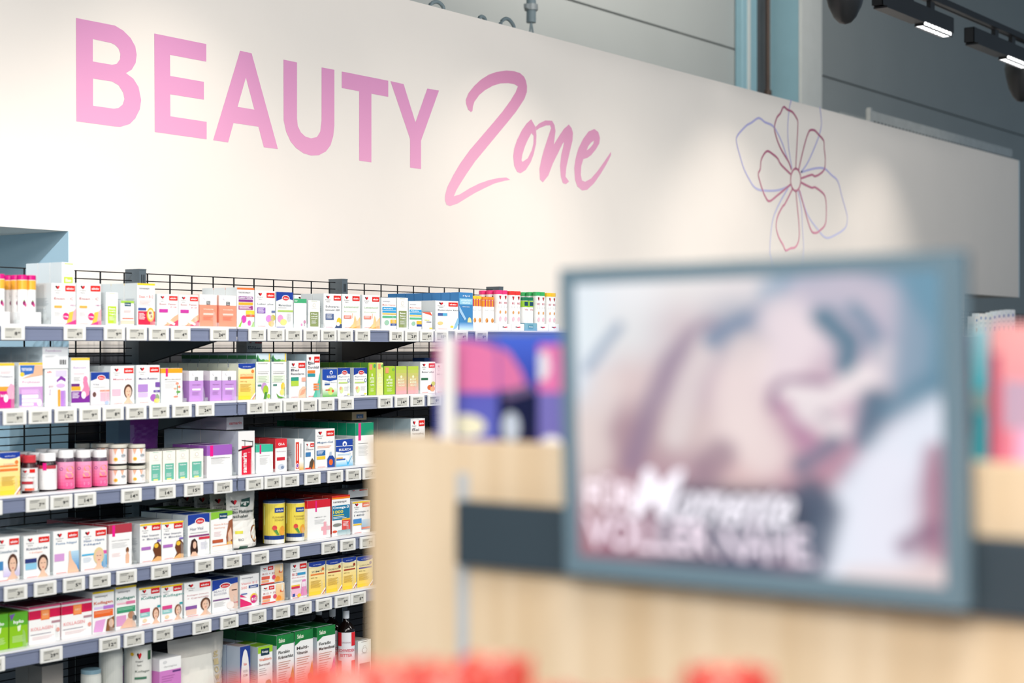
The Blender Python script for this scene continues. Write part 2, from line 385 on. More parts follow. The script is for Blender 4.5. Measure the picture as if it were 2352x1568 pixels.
cart(0, 315, 356, 651, 'yellow topped iron carton', 'white carton with yellow top stripe, red base and pill picture', tete(T(.1, .65, .8, .07, 'Eisen + B12', 'd6676c'), Ln(.1, .58, .8, 4, 'caa'), R(.04, .36, .5, .42, '39529b'), R(.04, .02, 1, .34, 'cf2447'), E(.74, .26, .22, .17, 'f6b83a'), E(.74, .26, .16, .12, 'fbe3b0'), E(.7, .3, .05, .035, 'a02037'), E(.78, .22, .05, .035, 'a02037'), E(.78, .3, .03, .02, '3a3f80'), Ln(.08, .28, .42, 5, 'fff')), n=4, d=.05)
fem = [R(.08, .42, .5, .53, 'c83aa0'), Pg([(.3, 0), (1, 0), (1, .38), (.8, .3)], 'f8b08e'), Pg([(.5, 0), (1, 0), (1, .2)], 'e2456a'), E(.62, .12, .12, .06, 'fbd6a0'), T(.62, .58, .3, .04, 'MIT 14 MG', 'e0607a'), Pg([(.35, .15), (.8, .02), (.85, .08), (.4, .22)], 'fdf0ea')]
cart(0, 361, 409, 676, 'left orange powder carton', 'wide white carton with orange fruit slices, left of two', dh('Eisen  Femin', 'b0606a', *fem, tt=.66), n=3, d=.04)
cart(0, 410, 456, 678, 'right orange powder carton', 'wide white carton with orange fruit slices, right of two', dh('Eisen  Femin', 'b0606a', *fem, tt=.66), n=3, d=.04)
cart(0, 458, 498, 677, 'left peach carton', 'peach carton with white top band, left of two', nu('f5977c', 'Vitalpilz'), n=2, d=.07, bands=[(0, .68, 'f5977c')], side='f3d3c8', sideart=False)
cart(0, 503, 543, 679, 'right peach carton', 'peach carton with white top band, right of two', nu('f5977c', 'Vitalpilz'), n=2, d=.07, bands=[(0, .68, 'f5977c')], side='f3d3c8', sideart=False)
cart(0, 544, 584, 661, 'orange topped liver carton', 'tall white carton with orange top, purple bands and thistle', [R(0, .95, 1, 1, 'f0702a'), T(.08, .84, .7, .06, 'tetesept', '556'), R(.08, .72, .92, .78, '8a3590'), TB(.1, .73, .78, .04, 'Leber-Galle', 'fff'), R(.08, .64, .92, .70, '8a3590'), R(.08, .56, .92, .625, 'f7b52c'), R(.08, .44, .92, .54, 'a43c86'), Ln(.12, .52, .8, 3, 'fff'), R(.5, .32, 1, .42, 'f9d33c'), R(.5, .26, 1, .31, 'ee6a3c'), E(.38, .2, .15, .1, 'cf45b0'), E(.7, .1, .1, .07, 'd257b3'), Pg([(.05, 0), (.3, .2), (.2, 0)], '8cc63f'), Pg([(.8, 0), (.95, .15), (1, 0)], '8cc63f')], n=4)
cart(0, 586, 632, 668, 'liver plus carton with thistle', 'white carton with purple tag, thistle and artichoke picture', dh('Leber plus', '5c6a78', R(.08, .38, .5, .54, '8d62b8'), Ln(.12, .5, .44, 4, 'fff'), E(.68, .24, .16, .1, 'd68ed6'), E(.88, .26, .12, .09, 'c9bf4a'), E(.8, .1, .15, .08, 'f4c07a'), R(.8, .4, .98, .46, '6c7ba8')), n=4)
cart(0, 634, 673, 671, 'blue topped thistle carton', 'white carton with blue top, red oval logo and thistle', abtei(T(.14, .6, .75, .06, 'Mariendistel', '6a7a88'), Ln(.1, .55, .6, 1), R(.08, .44, 1, .49, 'b5d26a'), E(.24, .25, .17, .11, 'e3a0cf'), E(.42, .15, .2, .09, 'dfe388'), Ln(.6, .38, .9, 8, 'ccc'), R(0, 0, .5, .02, '38459a')), n=4)
cart(0, 675, 704, 686, 'green banded plain carton', 'small white carton with green band and tiny pink flower', [R(0, .85, 1, 1, '46b079'), Ln(.05, .93, .3, 2, 'fff'), E(.85, .2, .1, .06, 'd0509a'), E(.6, .1, .07, .05, 'e089b8'), R(.8, .05, .85, .17, '7a4a60')], n=2, d=.035)
cart(0, 708, 735, 690, 'olive panel carton', 'small cream carton with olive panel, left of the taller one', olive('8d9a62', ['Mut', 'und', 'Energie']), n=2, base='fbfaf3', d=.035)
cart(0, 676, 738, 678, 'low red tagged cartons at the back', 'wide white carton with red tags at the back', dh('', '555')[:-1] , n=2, d=.05, yf=.15, mark=False)
cart(0, 743, 784, 675, 'black cumin carton', 'white carton with dark blue tag and flower seed picture', dh('Schwarz-|kümmelöl 1000', '6a7280', R(.1, .24, .56, .42, '4f6390'), Ln(.14, .38, .5, 4, 'fff'), E(.86, .2, .13, .11, 'f0c93a'), Pg([(.6, 0), (1, 0), (1, .12), (.75, .12)], '3b4f78'), E(.8, .12, .1, .06, 'f4f0e6'), G(.02, .0, .4, .18, 'dfe9f7', 'fdfdfd')), n=3)
wheat = [R(.08, .28, .5, .38, 'ec8a78'), Ln(.12, .35, .45, 2, 'fff'), Pg([(.35, 0), (1, 0), (1, .35), (.8, .2), (.7, .4), (.62, .15)], 'f9c98e'), Pg([(.5, 0), (1, 0), (1, .1)], 'f2a64a'), R(.55, .3, .57, .45, 'f0a860'), T(.1, .47, .7, .04, 'Komplex', 'a8c890')]
cart(0, 786, 827, 676, 'left wheat carton', 'white carton with golden wheat picture, left of two', dh('Leinsamenöl', '9ec49a', *wheat), n=3)
cart(0, 832, 872, 678, 'right wheat carton', 'white carton with golden wheat picture, right of two', dh('Leinsamenöl', '9ec49a', *wheat), n=3)
strp = [T(.08, .85, .5, .05, 'tetesept', '99a'), T(.06, .74, .88, .06, 'Multi-Vitamin', 'e8a8a0'), R(.05, .6, 1, .70, '39a3dc'), TB(.1, .63, .7, .045, 'Aktiv', 'fff'), R(.05, .52, 1, .58, '39a3dc'), R(.05, .46, 1, .5, 'f9c54a'), R(.05, .35, 1, .42, '5cb98a'), R(.6, .18, 1, .3, 'f7bb3c'), R(.6, .1, 1, .17, '2e4d9a'), E(.35, .2, .16, .08, '9bc7ad')]
cart(0, 876, 910, 684, 'left striped vitamin carton', 'white carton with blue, yellow and green stripes, taller of two', strp, n=3)
cart(0, 912, 937, 684, 'tall olive panel carton', 'cream carton with olive panel between the two striped ones', olive('8d9a62', ['Basen', 'Balance', 'Tropfen']), n=3, base='fbfaf3')
cart(0, 939, 968, 692, 'right striped vitamin carton', 'white carton with blue, yellow and green stripes, shorter of two', strp, n=3)
cart(0, 970, 993, 717, 'low slanted white carton', 'low white carton with small yellow print beside the tall box', [Pg([(0, 1), (.8, 1), (1, .8), (0, .97)], 'e85a40'), TB(.2, .5, .5, .08, 'Salus', 'd8d84a'), R(.4, .4, .9, .45, '667'), R(.7, .02, 1, .1, 'f2cf5a')], n=1, d=.06)
cart(0, 1000, 1053, 691, 'electrolyte carton', 'wide white carton with red tag, blue pill banner, blue grey text', dh('Elektrolyte Extra', '55606c', R(.1, .48, .5, .57, '4a5f9e'), R(.3, .48, .48, .57, '58b3dc'), E(.2, .22, .12, .06, 'f3cf8a'), Pg([(.75, 0), (.95, .4), (1, .42), (1, .2), (.9, .05)], '8ec1de'), E(.7, .1, .07, .04, 'f1cd4d'), tt=.64, tw=.95), n=1, d=.11)
cart(0, 1054, 1086, 672, 'blue hydration carton', 'tall blue carton with white lettering and drop of light', [T(.28, .88, .5, .05, 'Hyd', 'fff'), R(.03, .68, .97, .84, '96cfe8'), TB(.16, .76, .7, .05, 'HYDRATION', 'eaf8ff'), TB(.2, .70, .6, .045, 'HELFER', 'eaf8ff'), TB(.25, .6, .5, .03, 'Elektrolyte', 'fff'), E(.75, .2, .15, .14, 'f3e3a0'), Pg([(0, .65), (.5, .3), (.4, .25), (0, .5)], 'a9cdea'), G(0, 0, 1, .2, 'c4dff2', '4c8fc8')], base='4388c2', side='3f83c0', top='3f83c0', n=8, d=.042, sideart=False, bands=[])
seeds = [R(.28, .7, .4, .92, 'c9456a'), R(.6, .7, .72, .92, 'c9456a'), Ln(.3, .6, .7, 2, 'bbb'), E(.5, .28, .16, .07, 'e8a45a'), E(.58, .26, .06, .04, 'c7762f')]
kap = heart(.5, .82, 1.2)[:2] + [TB(.35, .66, .3, .05, 'B12', 'c4506a'), Ln(.3, .6, .75, 2, 'ccc'), E(.5, .45, .1, .04, 'e0a060'), E(.5, .28, .15, .06, 'f3c6d4')]
tubes(1087, 1114, 680, 742, 'fbcf35', 'f9a836', 'yellow capped tube', 'effervescent tube with yellow cap and orange band', seeds)
tubes(1114, 1144, 682, 742, 'f79a32', 'f9a836', 'orange capped tube', 'effervescent tube with orange cap and band', seeds)
tubes(1145, 1174, 667, 744, 'ef3d86', 'fdfcfb', 'pink capped white tube', 'white effervescent tube with pink cap', kap, trayart=heart(.5, .5, 2.5)[:2])
tubes(1175, 1204, 669, 744, 'ee3a36', 'fdfcfb', 'red capped white tube', 'white effervescent tube with red cap', kap, trayart=heart(.5, .5, 2.5)[:2])
tubes(1205, 1233, 683, 742, '1d7d55', '9ed03a', 'short green capped tube', 'short effervescent tube with dark green cap and lime band', [R(.3, .74, .8, .86, '1e4a66'), T(.3, .6, .5, .05, 'Vita', 'c67')], traycol='7fb2c6', trayart=[R(.3, .2, .7, .8, '5d9ab2'), T(.36, .4, .3, .2, 'Kneipp', 'fff')])
tubes(1234, 1259, 671, 744, '3cb765', 'fdfcfb', 'green capped white tube', 'white effervescent tube with green cap', kap, trayart=heart(.5, .5, 2.5)[:2])
tubes(1260, 1284, 673, 744, 'fbcb2c', 'fdfcfb', 'yellow capped white tube', 'white effervescent tube with plain yellow cap', kap, trayart=heart(.5, .5, 2.5)[:2])

# ---- second shelf
preg = [R(0, .94, 1, 1, 'f8cb3a'), Ln(.1, .8, .8, 2, 'e9b0b8'), R(0, .38, 1, .48, 'f5a63a'), R(0, .0, 1, .38, 'd3218c'), E(.45, .22, .15, .09, 'f6f0f4'), Pg([(.5, .4), (.75, .55), (1, .5), (1, .2), (.6, .2)], 'f2aec8'), TB(.1, .25, .3, .06, 'bis', 'fff'), T(.08, .68, .8, .05, 'Folsäure', '99a')]
cart(1, -3, 33, 834, 'pink pregnancy carton at the far left', 'white carton with yellow edge, pink base and figure', preg, n=4)
cart(1, 43, 98, 833, 'blue bannered test carton', 'white carton with slanted blue banner and mauve lower half', [R(0, .95, 1, 1, 'f8cb3a'), Pg([(.04, .94), (.66, .94), (.6, .76), (.08, .7)], '3a6fbf'), TB(.1, .82, .45, .06, 'TESTSIEGER', 'fff'), Pg([(.66, .94), (1, .94), (1, .72), (.1, .64), (.6, .76)], 'e8bb9a'), E(.13, .74, .09, .05, 'f5d23c'), T(.14, .54, .75, .055, 'Frühtest', 'd79ac0'), R(0, .02, 1, .46, 'cf9ed6'), R(.1, .3, .82, .4, 'dfb4e4'), R(.12, .2, .8, .28, 'fff'), R(.12, .11, .8, .18, 'fff'), R(.12, .04, .6, .09, 'fff'), E(.85, .1, .1, .08, 'fff'), R(0, .05, .1, .3, '7d7fb8')], n=5)
X0c2, w2, h2 = cart(1, 103, 156, 848, 'purple fertility test carton', 'white carton with red logo, purple bow and orange stick', [TB(.08, .9, .2, .06, 'ch', 'e5384a'), R(.45, .8, .95, .97, 'ddd3ea'), Pg([(.5, .7), (.7, .82), (.9, .74), (.9, .66), (.7, .72), (.52, .64)], '8a3da8'), E(.68, .6, .16, .1, 'fff'), E(.68, .56, .2, .06, 'dcb9e6'), R(.55, 0, .66, .45, 'f4a63c'), R(.68, 0, .9, .42, 'b87fd8'), Ln(.15, .55, .4, 2, 'c9a'), T(.15, .3, .1, .25, 'Clear', 'b8a8c4'), R(.3, .05, .31, .4, 'ccc')], n=4, d=.06)
cart(1, 97, 157, 797, 'silver carton lying on top', 'silver white carton lying on the purple test carton', [R(0, 0, 1, .03, 'b5b8ba'), T(.12, .78, .6, .1, 'Femibion', 'b9b'), Ln(.1, .6, .5, 3, 'ccc'), R(.66, .2, .68, .42, '333'), R(.7, .2, .73, .42, '444'), R(.75, .2, .76, .42, '333'), R(.78, .2, .82, .42, '444'), R(.84, .2, .85, .42, '333'), R(.87, .2, .9, .42, '444')], n=4, d=.06, z0=SHZ[1]+h2+.001, base='eceef0', side='c8d6dd', mark=False)
cart(1, 163, 206, 822, 'pregnant silhouette carton', 'tall white carton with yellow top and pink pregnant silhouette', [R(0, .95, 1, 1, 'f8cb3a'), T(.12, .76, .7, .06, 'Babyzeit', 'b9c'), Ln(.12, .66, .75, 1, 'f0a8b8'), Ln(.12, .58, .5, 3), R(0, .4, .45, .46, '6b2a7a'), R(0, .32, .5, .4, 'f7b32c'), R(0, .06, 1, .3, '7d2a98'), Ln(.05, .26, .45, 4, 'fff'), E(.76, .55, .12, .07, 'f287ae'), Pg([(.62, .5), (.85, .52), (.98, .35), (.95, .22), (.7, .16), (.55, .28), (.68, .4)], 'f287ae'), E(.66, .22, .13, .08, 'f5e6f0')], n=3)
cart(1, 208, 251, 855, 'blue topped low carton', 'low white carton with blue top, red oval, pink base', abtei(T(.1, .6, .35, .06, 'Vita', '889'), Ln(.1, .54, .8, 1), R(0, .02, 1, .46, 'fbe6ee'), R(.48, .4, 1, .46, 'f59a86'), R(.5, .1, .98, .38, 'f7b7c6'), E(.18, .32, .1, .08, '6a4a42'), E(.85, .06, .12, .06, '9ab8e6')), n=4)
cart(1, 254, 308, 841, 'mama plus carton', 'white carton with pale pink square and smiling dark haired woman', dh('Mama plus', 'c86a80', R(.05, .22, .42, .4, 'f7bfcf'), *face(.74, .18, 1.1, '5a3828'), tt=.62), n=4)
cart(1, 313, 367, 839, 'purple squared carton', 'white carton with lilac square, purple tags and flowers', dh('Meno-Retition', '3d3d72', R(.06, .3, .48, .5, 'b48ad2'), R(.06, .16, .48, .28, 'd4bce6'), R(.8, .42, 1, .55, '7b52a8'), R(.72, .28, 1, .34, '6f54a8'), E(.72, .14, .14, .1, 'a45ab8'), E(.88, .14, .08, .1, '7a9a4a'), E(.86, .06, .12, .06, 'f8dc2a'), tt=.62), n=4)
cart(1, 370, 419, 846, 'orange topped balance carton', 'white carton with orange top band and small red flowers', strip('f8a81e', E(.75, .55, .08, .04, 'f29a80'), E(.85, .45, .06, .04, 'ee8a6a'), E(.65, .4, .07, .03, 'f4b39a'), R(.74, .2, .77, .5, '4c8a4a'), E(.8, .3, .1, .04, '6aa85a'), E(.68, .16, .12, .03, 'f0917a'))[1:] + [R(.2, .76, .3, 1, 'ea1a7c'), T(.16, .66, .75, .035, 'MENO BALANCE', '777')], n=3, bands=[(.86, 1, 'f8a81e')])
for a_, b_, s_ in ((434, 467, 'left'), (482, 509, 'middle'), (510, 543, 'right')):
    cart(1, a_, b_, 852, f'{s_} lilac carton', f'lilac carton with white top and dark square logo, {s_} of three', nu('c795dc', 'Wechselglück'), n=3, d=.05, bands=[(0, .68, 'bb8ad2')], side='f2ecf2', sideart=False)
cart(1, 547, 586, 835, 'yellow artichoke carton', 'yellow carton with blue scalloped top and orange band', zirk(E(.85, .78, .09, .05, 'f0853a'), T(.1, .66, .8, .055, 'ARTISCHOCKE', 'e3a878'), R(.1, .58, .88, .64, 'ee7e35'), T(.1, .48, .4, .04, '300 mg', 'c9862f')), n=8, d=.045, side='e9edd8', top='3a56a8')
tea = lambda w, pic: [G(0, .82, 1, 1, 'dce9ee', 'cfe3ec'), Pg([(0, .82), (0, .9), (.1, .98), (.2, .9), (.35, .86), (.5, .88), (.8, .83), (1, .82)], '4c9a4c'), Pg([(.03, .82), (.08, .96), (.16, .82)], '2a4a5a'), Pg([(.5, .82), (.7, .87), (1, .84), (1, .82)], '9fd05a'), R(.88, .82, .97, 1, 'f0d05a'), T(.12, .76, .7, .04, 'Schoenenberger', '888'), R(.1, .6, .9, .605, '999'), T(.12, .55, .7, .03, w, '888'), R(.05, .36, .9, .52, 'e9f3df'), Ln(.14, .48, .8, 4, '9ab08a'), R(.1, .28, .35, .32, '4f8a7a')] + pic
cart(1, 588, 621, 812, 'artichoke juice carton', 'tall white carton with landscape band and purple artichoke', tea('Artischocke', [E(.55, .26, .2, .1, 'c79ad0'), E(.65, .2, .2, .1, 'a8c83a'), Pg([(.5, 0), (.6, .15), (.75, .15), (.7, 0)], '4a8a3a'), E(.85, .06, .12, .05, 'a8cf4a')]), n=8, d=.042, side='b9ced2', bands=[(.88, .96, '3f8b4e')])
cart(1, 623, 658, 812, 'dandelion juice carton', 'tall white carton with landscape band and yellow dandelion', tea('Löwenzahn', [E(.75, .27, .13, .08, 'f8d33a'), E(.7, .14, .15, .07, 'f5e07a'), Pg([(.3, .12), (.5, .05), (.9, .02), (.6, 0), (.4, .02)], '5a9a3a'), R(.84, .05, .88, .25, '6aa84a')]), n=2, d=.042, side='b9ced2', bands=[(.88, .96, '3f8b4e')])
cart(1, 664, 702, 829, 'irritable bowel carton', 'white carton with green tag and hand on belly picture', dh('Bei|Reizdarm', '556', R(.1, .46, .56, .56, '2d9a86'), R(.1, .32, .56, .46, 'b9d84a'), R(.75, .44, 1, .55, 'f6b4a0'), Pg([(.55, 0), (1, 0), (1, .3), (.8, .3), (.6, .2)], 'f7c9ae'), Pg([(.6, .05), (.9, .1), (1, .25), (.75, .2)], 'eda888'), tt=.72), n=4, side='dde6ec')
cart(1, 704, 735, 814, 'tall diarrhoea carton', 'tall white carton with orange pills on teal edge', dh('Bei|Durchfall', '556', R(.06, .56, .62, .63, 'f0883a'), R(.06, .48, .62, .55, '2d9aa8'), Pg([(.45, 0), (1, 0), (1, .6), (.8, .3)], '54bfa4'), R(.5, .28, .92, .32, 'f5823a'), R(.5, .22, .92, .26, 'f5823a'), R(.5, .16, .92, .2, 'f5823a'), tt=.77), n=4, side='b6ccd6')
cart(1, 566, 602, 784, 'diarrhoea carton at the back', 'white carton with dark lettering on top of the juice line', dh('Bei|Durchfall', '234', tt=.45, th=.12)[:7] + [TB(.1, .3, .8, .12, 'Durchfall', '346')], n=1, d=.05, yf=.30, z0=PZ(584, 812, .30)+.004, mark=False, side='c3cfd6')
bull = [R(0, .68, 1, 1, '1f4cae'), Pg([(0, .68), (0, .62), (.5, .56), (1, .62), (1, .68)], '1f4cae'), E(.6, .88, .1, .07, 'fff'), E(.6, .87, .06, .04, '1f4cae'), TB(.3, .68, .6, .09, 'BULLRICH', 'fff')]
cart(1, 740, 774, 848, 'blue topped kids heartburn carton', 'white carton with royal blue top and green meadow base', bull + [T(.15, .5, .8, .04, 'Säure-Basen', '9ab'), R(.15, .42, .5, .48, '3f5f9e'), G(0, 0, 1, .3, '5fb34a', 'eef6e6'), E(.55, .2, .2, .14, 'cfe07a'), E(.7, .2, .08, .05, 'e0553a'), R(.2, .22, .5, .26, 'e2502f')], n=3, side='e3ecd8', top='2450ad')
mag = [T(.08, .66, .84, .05, 'Magen-Darm', '889aa8'), T(.08, .56, .6, .05, 'Entspannung', '9aa'), R(.08, .45, .8, .5, 'c3dc7a'), E(.88, .55, .09, .07, '5f7eb0'), E(.88, .55, .06, .045, 'fff'), E(.3, .22, .14, .12, 'dbe8a0'), E(.22, .28, .08, .06, 'f0b088'), Ln(.5, .32, .9, 5, 'ccc'), R(.5, 0, .8, .015, '333a6a'), E(.85, .06, .1, .03, 'dfe34a')]
cart(1, 775, 804, 845, 'left stomach carton', 'white carton with blue top and red oval, left of two', abtei(*mag), n=3)
cart(1, 812, 843, 845, 'right stomach carton', 'white carton with blue top and red oval, right of two', abtei(*mag), n=3)
drop = lambda c1, c2, a, b, w3: [G(0, 0, 1, 1, c1, c2), E(.5, .62, .1, .05, 'eef6c8'), TB(.22, .48, .56, .07, a, 'f6fbe0'), TB(.22, .38, .56, .07, b, 'f6fbe0'), TB(.22, .28, .56, .06, w3, 'f6fbe0'), Ln(.25, .2, .75, 4, 'e9f3c0')]
cart(1, 846, 863, 833, 'tall narrow lime carton', 'tall narrow lime green carton beside the stomach cartons', drop('a2c834', 'b4d23a', 'BITTER', 'LIEBE', 'TROPFEN') + [R(.1, .78, .5, .95, 'f0a070'), E(.82, .9, .15, .06, '4fa06a')], n=9, d=.035, side='5d9a3a', top='6aa83c', base='a8cc36', sideart=False)
cart(1, 865, 880, 833, 'narrow pale lemon carton', 'tall narrow pale lemon yellow carton', drop('f1f0a8', 'e5ee8a', 'BITTER', 'LIEBE', 'TEE') + [R(.2, .8, .6, .97, 'f0a070'), E(.85, .9, .14, .05, '6fb04a')], n=2, d=.035, side='eef0c0', base='eef0a0', sideart=False)
cart(1, 882, 907, 841, 'wide lime carton', 'lime green carton with white lettering right of the lemon one', drop('a2c834', 'b4d23a', 'BITTER', 'LIEBE', 'PULVER') + [R(.1, .75, .4, .95, 'f0a070'), E(.85, .88, .12, .05, '7fc04a')], n=3, d=.045, side='86ac3a', top='34575c', base='a8cc36', sideart=False)
cart(1, 909, 934, 841, 'left pink and lime carton', 'carton fading from lime to pink, left of two', drop('f6a8b4', 'b8d83c', 'BODY', 'KISS', 'VEGAN')[:5], n=3, d=.045, side='b8b49a', top='34575c', base='d0c070', sideart=False)
cart(1, 936, 961, 841, 'right pink and lime carton', 'carton fading from lime to pink, right of two', drop('f6a8b4', 'b8d83c', 'BODY', 'KISS', 'VEGAN')[:5], n=3, d=.045, side='b8b49a', top='34575c', base='d0c070', sideart=False)
cart(1, 965, 1000, 831, 'bitter plus carton', 'white carton with bitter fruit picture beside the blurred purple packs', dh('Bitter plus', '556', R(.05, .42, .5, .49, '2f6a4a'), E(.6, .18, .14, .08, 'd8682f'), E(.8, .14, .16, .09, 'f2b27a'), E(.85, .3, .13, .07, 'c8dc5a'), E(.72, .24, .06, .04, '5a2a4a'), tt=.64), n=3, top='355a63')
cart(1, 1001, 1030, 835, 'white carton behind the purple pack', 'white carton mostly hidden by the blurred purple pack', dh('Magen', '556'), n=2)
cart(1, 975, 1010, 822, 'blue carton at the back', 'small deep blue carton behind the bitter plus carton', [], n=1, d=.06, yf=.25, base='1e55a0', side='1c4f98', top='1d5aa8', mark=False, sideart=False)

# ---- third shelf
cart(2, -2, 46, 1039, 'yellow carton at the far left', 'yellow carton with blue scalloped top at far left', zirk(R(.0, .66, .9, .7, 'ee8a3a'), E(.83, .76, .09, .05, 'f0853a'), T(.2, .7, .5, .04, 'B1 JOHANN', 'c9a'), R(.0, .56, .9, .62, 'ee7e35')), n=3)
rounded(2, 48, 86, 1045, 'red capped bottle', 'dark bottle with red cap and white label', [(.95, 0), (1, .02), (1, .68), (.8, .76), (.8, .8)], cap=(.82, .8, 1), body='3a1518', capc='d23a44', label=(.05, .66, 'f6f3f2'), art=heart(.3, .85, 1.3) + [R(.55, .8, .85, .96, 'e2231a'), T(.12, .55, .7, .07, 'Haar Nägel', '976'), R(.1, .3, .75, .42, 'c0303a'), R(.3, .02, .8, .12, 'ee5a3a')], n=4)
rounded(2, 88, 130, 1040, 'white capped bottle with pink strip', 'dark bottle with white cap, red band and pink strip', [(.95, 0), (1, .02), (1, .7), (.85, .77), (.8, .8)], cap=(.9, .79, 1), body='24141a', label=(.04, .68, 'f3f2f2'), art=[R(0, .86, 1, 1, 'c0404c'), R(.3, .8, .48, 1.1, 'f0148c'), Ln(.2, .7, .8, 1, '888'), Ln(.2, .6, .75, 8, 'bbb')], n=4)
for a_, b_, s_ in ((131, 171, 'left'), (172, 210, 'middle'), (211, 247, 'right')):
    rounded(2, a_, b_, 1033, f'{s_} pink gummy bottle', f'pink gummy bottle with white cap, {s_} of three', [(.95, 0), (1, .02), (1, .74), (.9, .8)], cap=(.88, .79, 1), body='5a4a58', label=(.02, .70, 'f58ab4'), art=[G(0, 0, 1, 1, 'f0508c', 'f7a8cc'), E(.3, .74, .1, .06, '9a4a90'), E(.3, .74, .06, .035, 'f3a0c8'), E(.75, .74, .2, .11, 'f7a06a'), E(.72, .5, .22, .1, 'f7b48a'), R(.5, .36, .92, .41, 'd8305a'), T(.55, .58, .3, .06, 'beauty', 'fff'), Ln(.55, .2, .9, 4, 'fbd')], n=3)
jar_art = [R(0, 0, .25, 1, 'f7d9d4'), R(.05, .1, .08, .9, 'e6a8a0'), Pg([(.3, 1), (.5, 1), (.4, .6)], 'f7b89a'), Pg([(.65, 1), (.85, 1), (.75, .6)], 'f7b89a'), E(.42, .3, .1, .13, 'f3cf4a'), E(.42, .3, .05, .06, 'e88a3a'), E(.8, .55, .12, .12, 'c6cdd0'), T(.68, .5, .26, .1, 'vit', '556'), Ln(.7, .2, .95, 1, 'e06a80')]
for a_, b_, s_ in ((249, 291, 'left'), (294, 334, 'right')):
    for lev in (0, 1):
        X0, X1 = PX(a_, YF), PX(b_, YF); r = (X1-X0)/2
        hz = (PZ((a_+b_)/2, 1019, YF+r)-SHZ[2]-.001)/2
        root = rounded(2, a_, b_, (1069, 1020)[lev], f'{s_} gummy jar', f'small white labelled gummy jar with silver lid, {("lower","upper")[lev]} {s_} of four', [(.95, 0), (.98, .02), (.98, .8)], cap=(.99, .82, 1), capc='dcd9cc', body='1c1718', label=(.04, .78, 'fdf6f3'), art=jar_art, n=2, kind='jar', z0=SHZ[2]+lev*(hz+.001))
for a_, b_, s_ in ((172, 206, 'left'), (208, 242, 'right')):
    rounded(2, a_, b_, 1018, f'{s_} jar at the back', f'jar with silver lid standing behind the pink bottles, {s_} of two', [(.95, 0), (.98, .02), (.98, .8)], cap=(.99, .88, 1), capc='dcd9cc', body='1c1718', label=(.04, .85, 'fdf6f3'), art=[], kind='jar', yf=.21)
    ITEMS[2].pop()
for i, (a_, b_) in enumerate(((343, 372), (374, 403), (405, 434), (436, 467))):
    s_ = ('leftmost', 'second', 'third', 'rightmost')[i]
    cart(2, a_, b_, 1037-2*i, f'{s_} mint panel carton', f'cream carton with mint panel, {s_} in its row of four', olive('6cb8a4', ['Beauty', 'Komplex'] if i < 2 else ['Hyaluron']) + [R(.3, .05, .65, .1, 'f2e98a')], n=4, base='fbf8ec', d=.04, side='eeebe0', top='8f9290')
cart(2, 475, 533, 1022, 'purple lidded carton', 'white carton with shiny purple upper third and pink strip', strip('x')[1:] + [R(.12, .66, .24, 1, 'f0148c'), T(.16, .57, .75, .035, 'COLLAGEN HYALURON', '888')], n=4, d=.05, bands=[(.68, 1, 'a45fc0')], top='7a3f96', side='e9e4ea')
cart(2, 547, 585, 990, 'tall samarin carton', 'tall white carton with red vertical banner and black line drawing', [R(.2, 0, .8, .66, 'dc1f3c'), Pg([(.0, .58), (.85, .66), (.85, .62), (0, .54)], '3a1016'), Pg([(.2, .8), (.85, .76), (.85, .74), (.2, .78)], '333'), R(.38, .66, .41, .8, '444'), R(.86, .62, .9, .77, '333'), V(.24, .04, .26, .46, 'samarin', 'fff'), Ln(.58, .5, .75, 1, 'f3b0b8')], n=6, d=.055, base='f4f1f0', side='ccd3de', top='8a8d90')
# vertical lettering on its banner
cart(2, 520, 559, 958, 'samarin carton lying on top', 'white carton with red lettering on top of the tall line', [TB(.15, .4, .75, .25, 'samarin', 'd86a74')], n=4, d=.075, yf=.075, z0=PZ(566, 990, YF)+.004, base='dcd8de', side='b4b0bc', top='777', mark=False)
cart(2, 588, 627, 1021, 'mint topped carton', 'white carton with mint top band and short pink strip', [R(.2, .68, .3, 1, 'd8287c'), Ln(.2, .6, .8, 1, '888'), Ln(.2, .52, .7, 8, 'ccc')], n=3, bands=[(.74, 1, '3fc0a0')], d=.045, top='3ca58c')
cart(2, 632, 659, 1008, 'red topped tablet carton', 'white carton with red top and blue grey tablet picture', [Pg([(0, .72), (1, .74), (1, 1), (0, 1)], 'e02a36'), TB(.25, .8, .55, .08, 'CH-A', 'fff'), T(.1, .6, .8, .04, 'Schmerz', 'b9a'), R(.12, .34, .82, .44, 'd8233a'), E(.5, .14, .3, .09, 'cdd5e2'), E(.6, .12, .14, .05, '7f90ac')], n=5, top='c42a32', side='d63a42', d=.045, sideart=False)
cart(2, 677, 697, 1008, 'red vertical banner carton', 'white carton with narrow red vertical banner and orange flame', [R(.1, .04, .48, .9, 'e13a22'), R(.24, .3, .32, .84, 'fbe3dc'), E(.28, .14, .16, .08, 'fff'), E(.28, .14, .12, .06, '8a4fb0'), G(.5, 0, 1, .3, 'f7b23a', 'fff'), R(.66, .4, .72, .85, '777')], n=3, d=.055, side='d3e8ee')
cart(2, 700, 722, 1015, 'small bottle picture carton', 'small white carton with red tag and dark bottle picture', dh('Sodbrennen', '556', R(.06, .46, .6, .62, '3f7fb8'), Pg([(.4, 0), (1, 0), (.95, .3), (.75, .4), (.5, .25)], '5a4a3a'), Pg([(.75, 0), (1, 0), (.95, .3)], 'f08a3a'), R(0, 0, .6, .05, 'e2402a'), tt=.7), n=2)
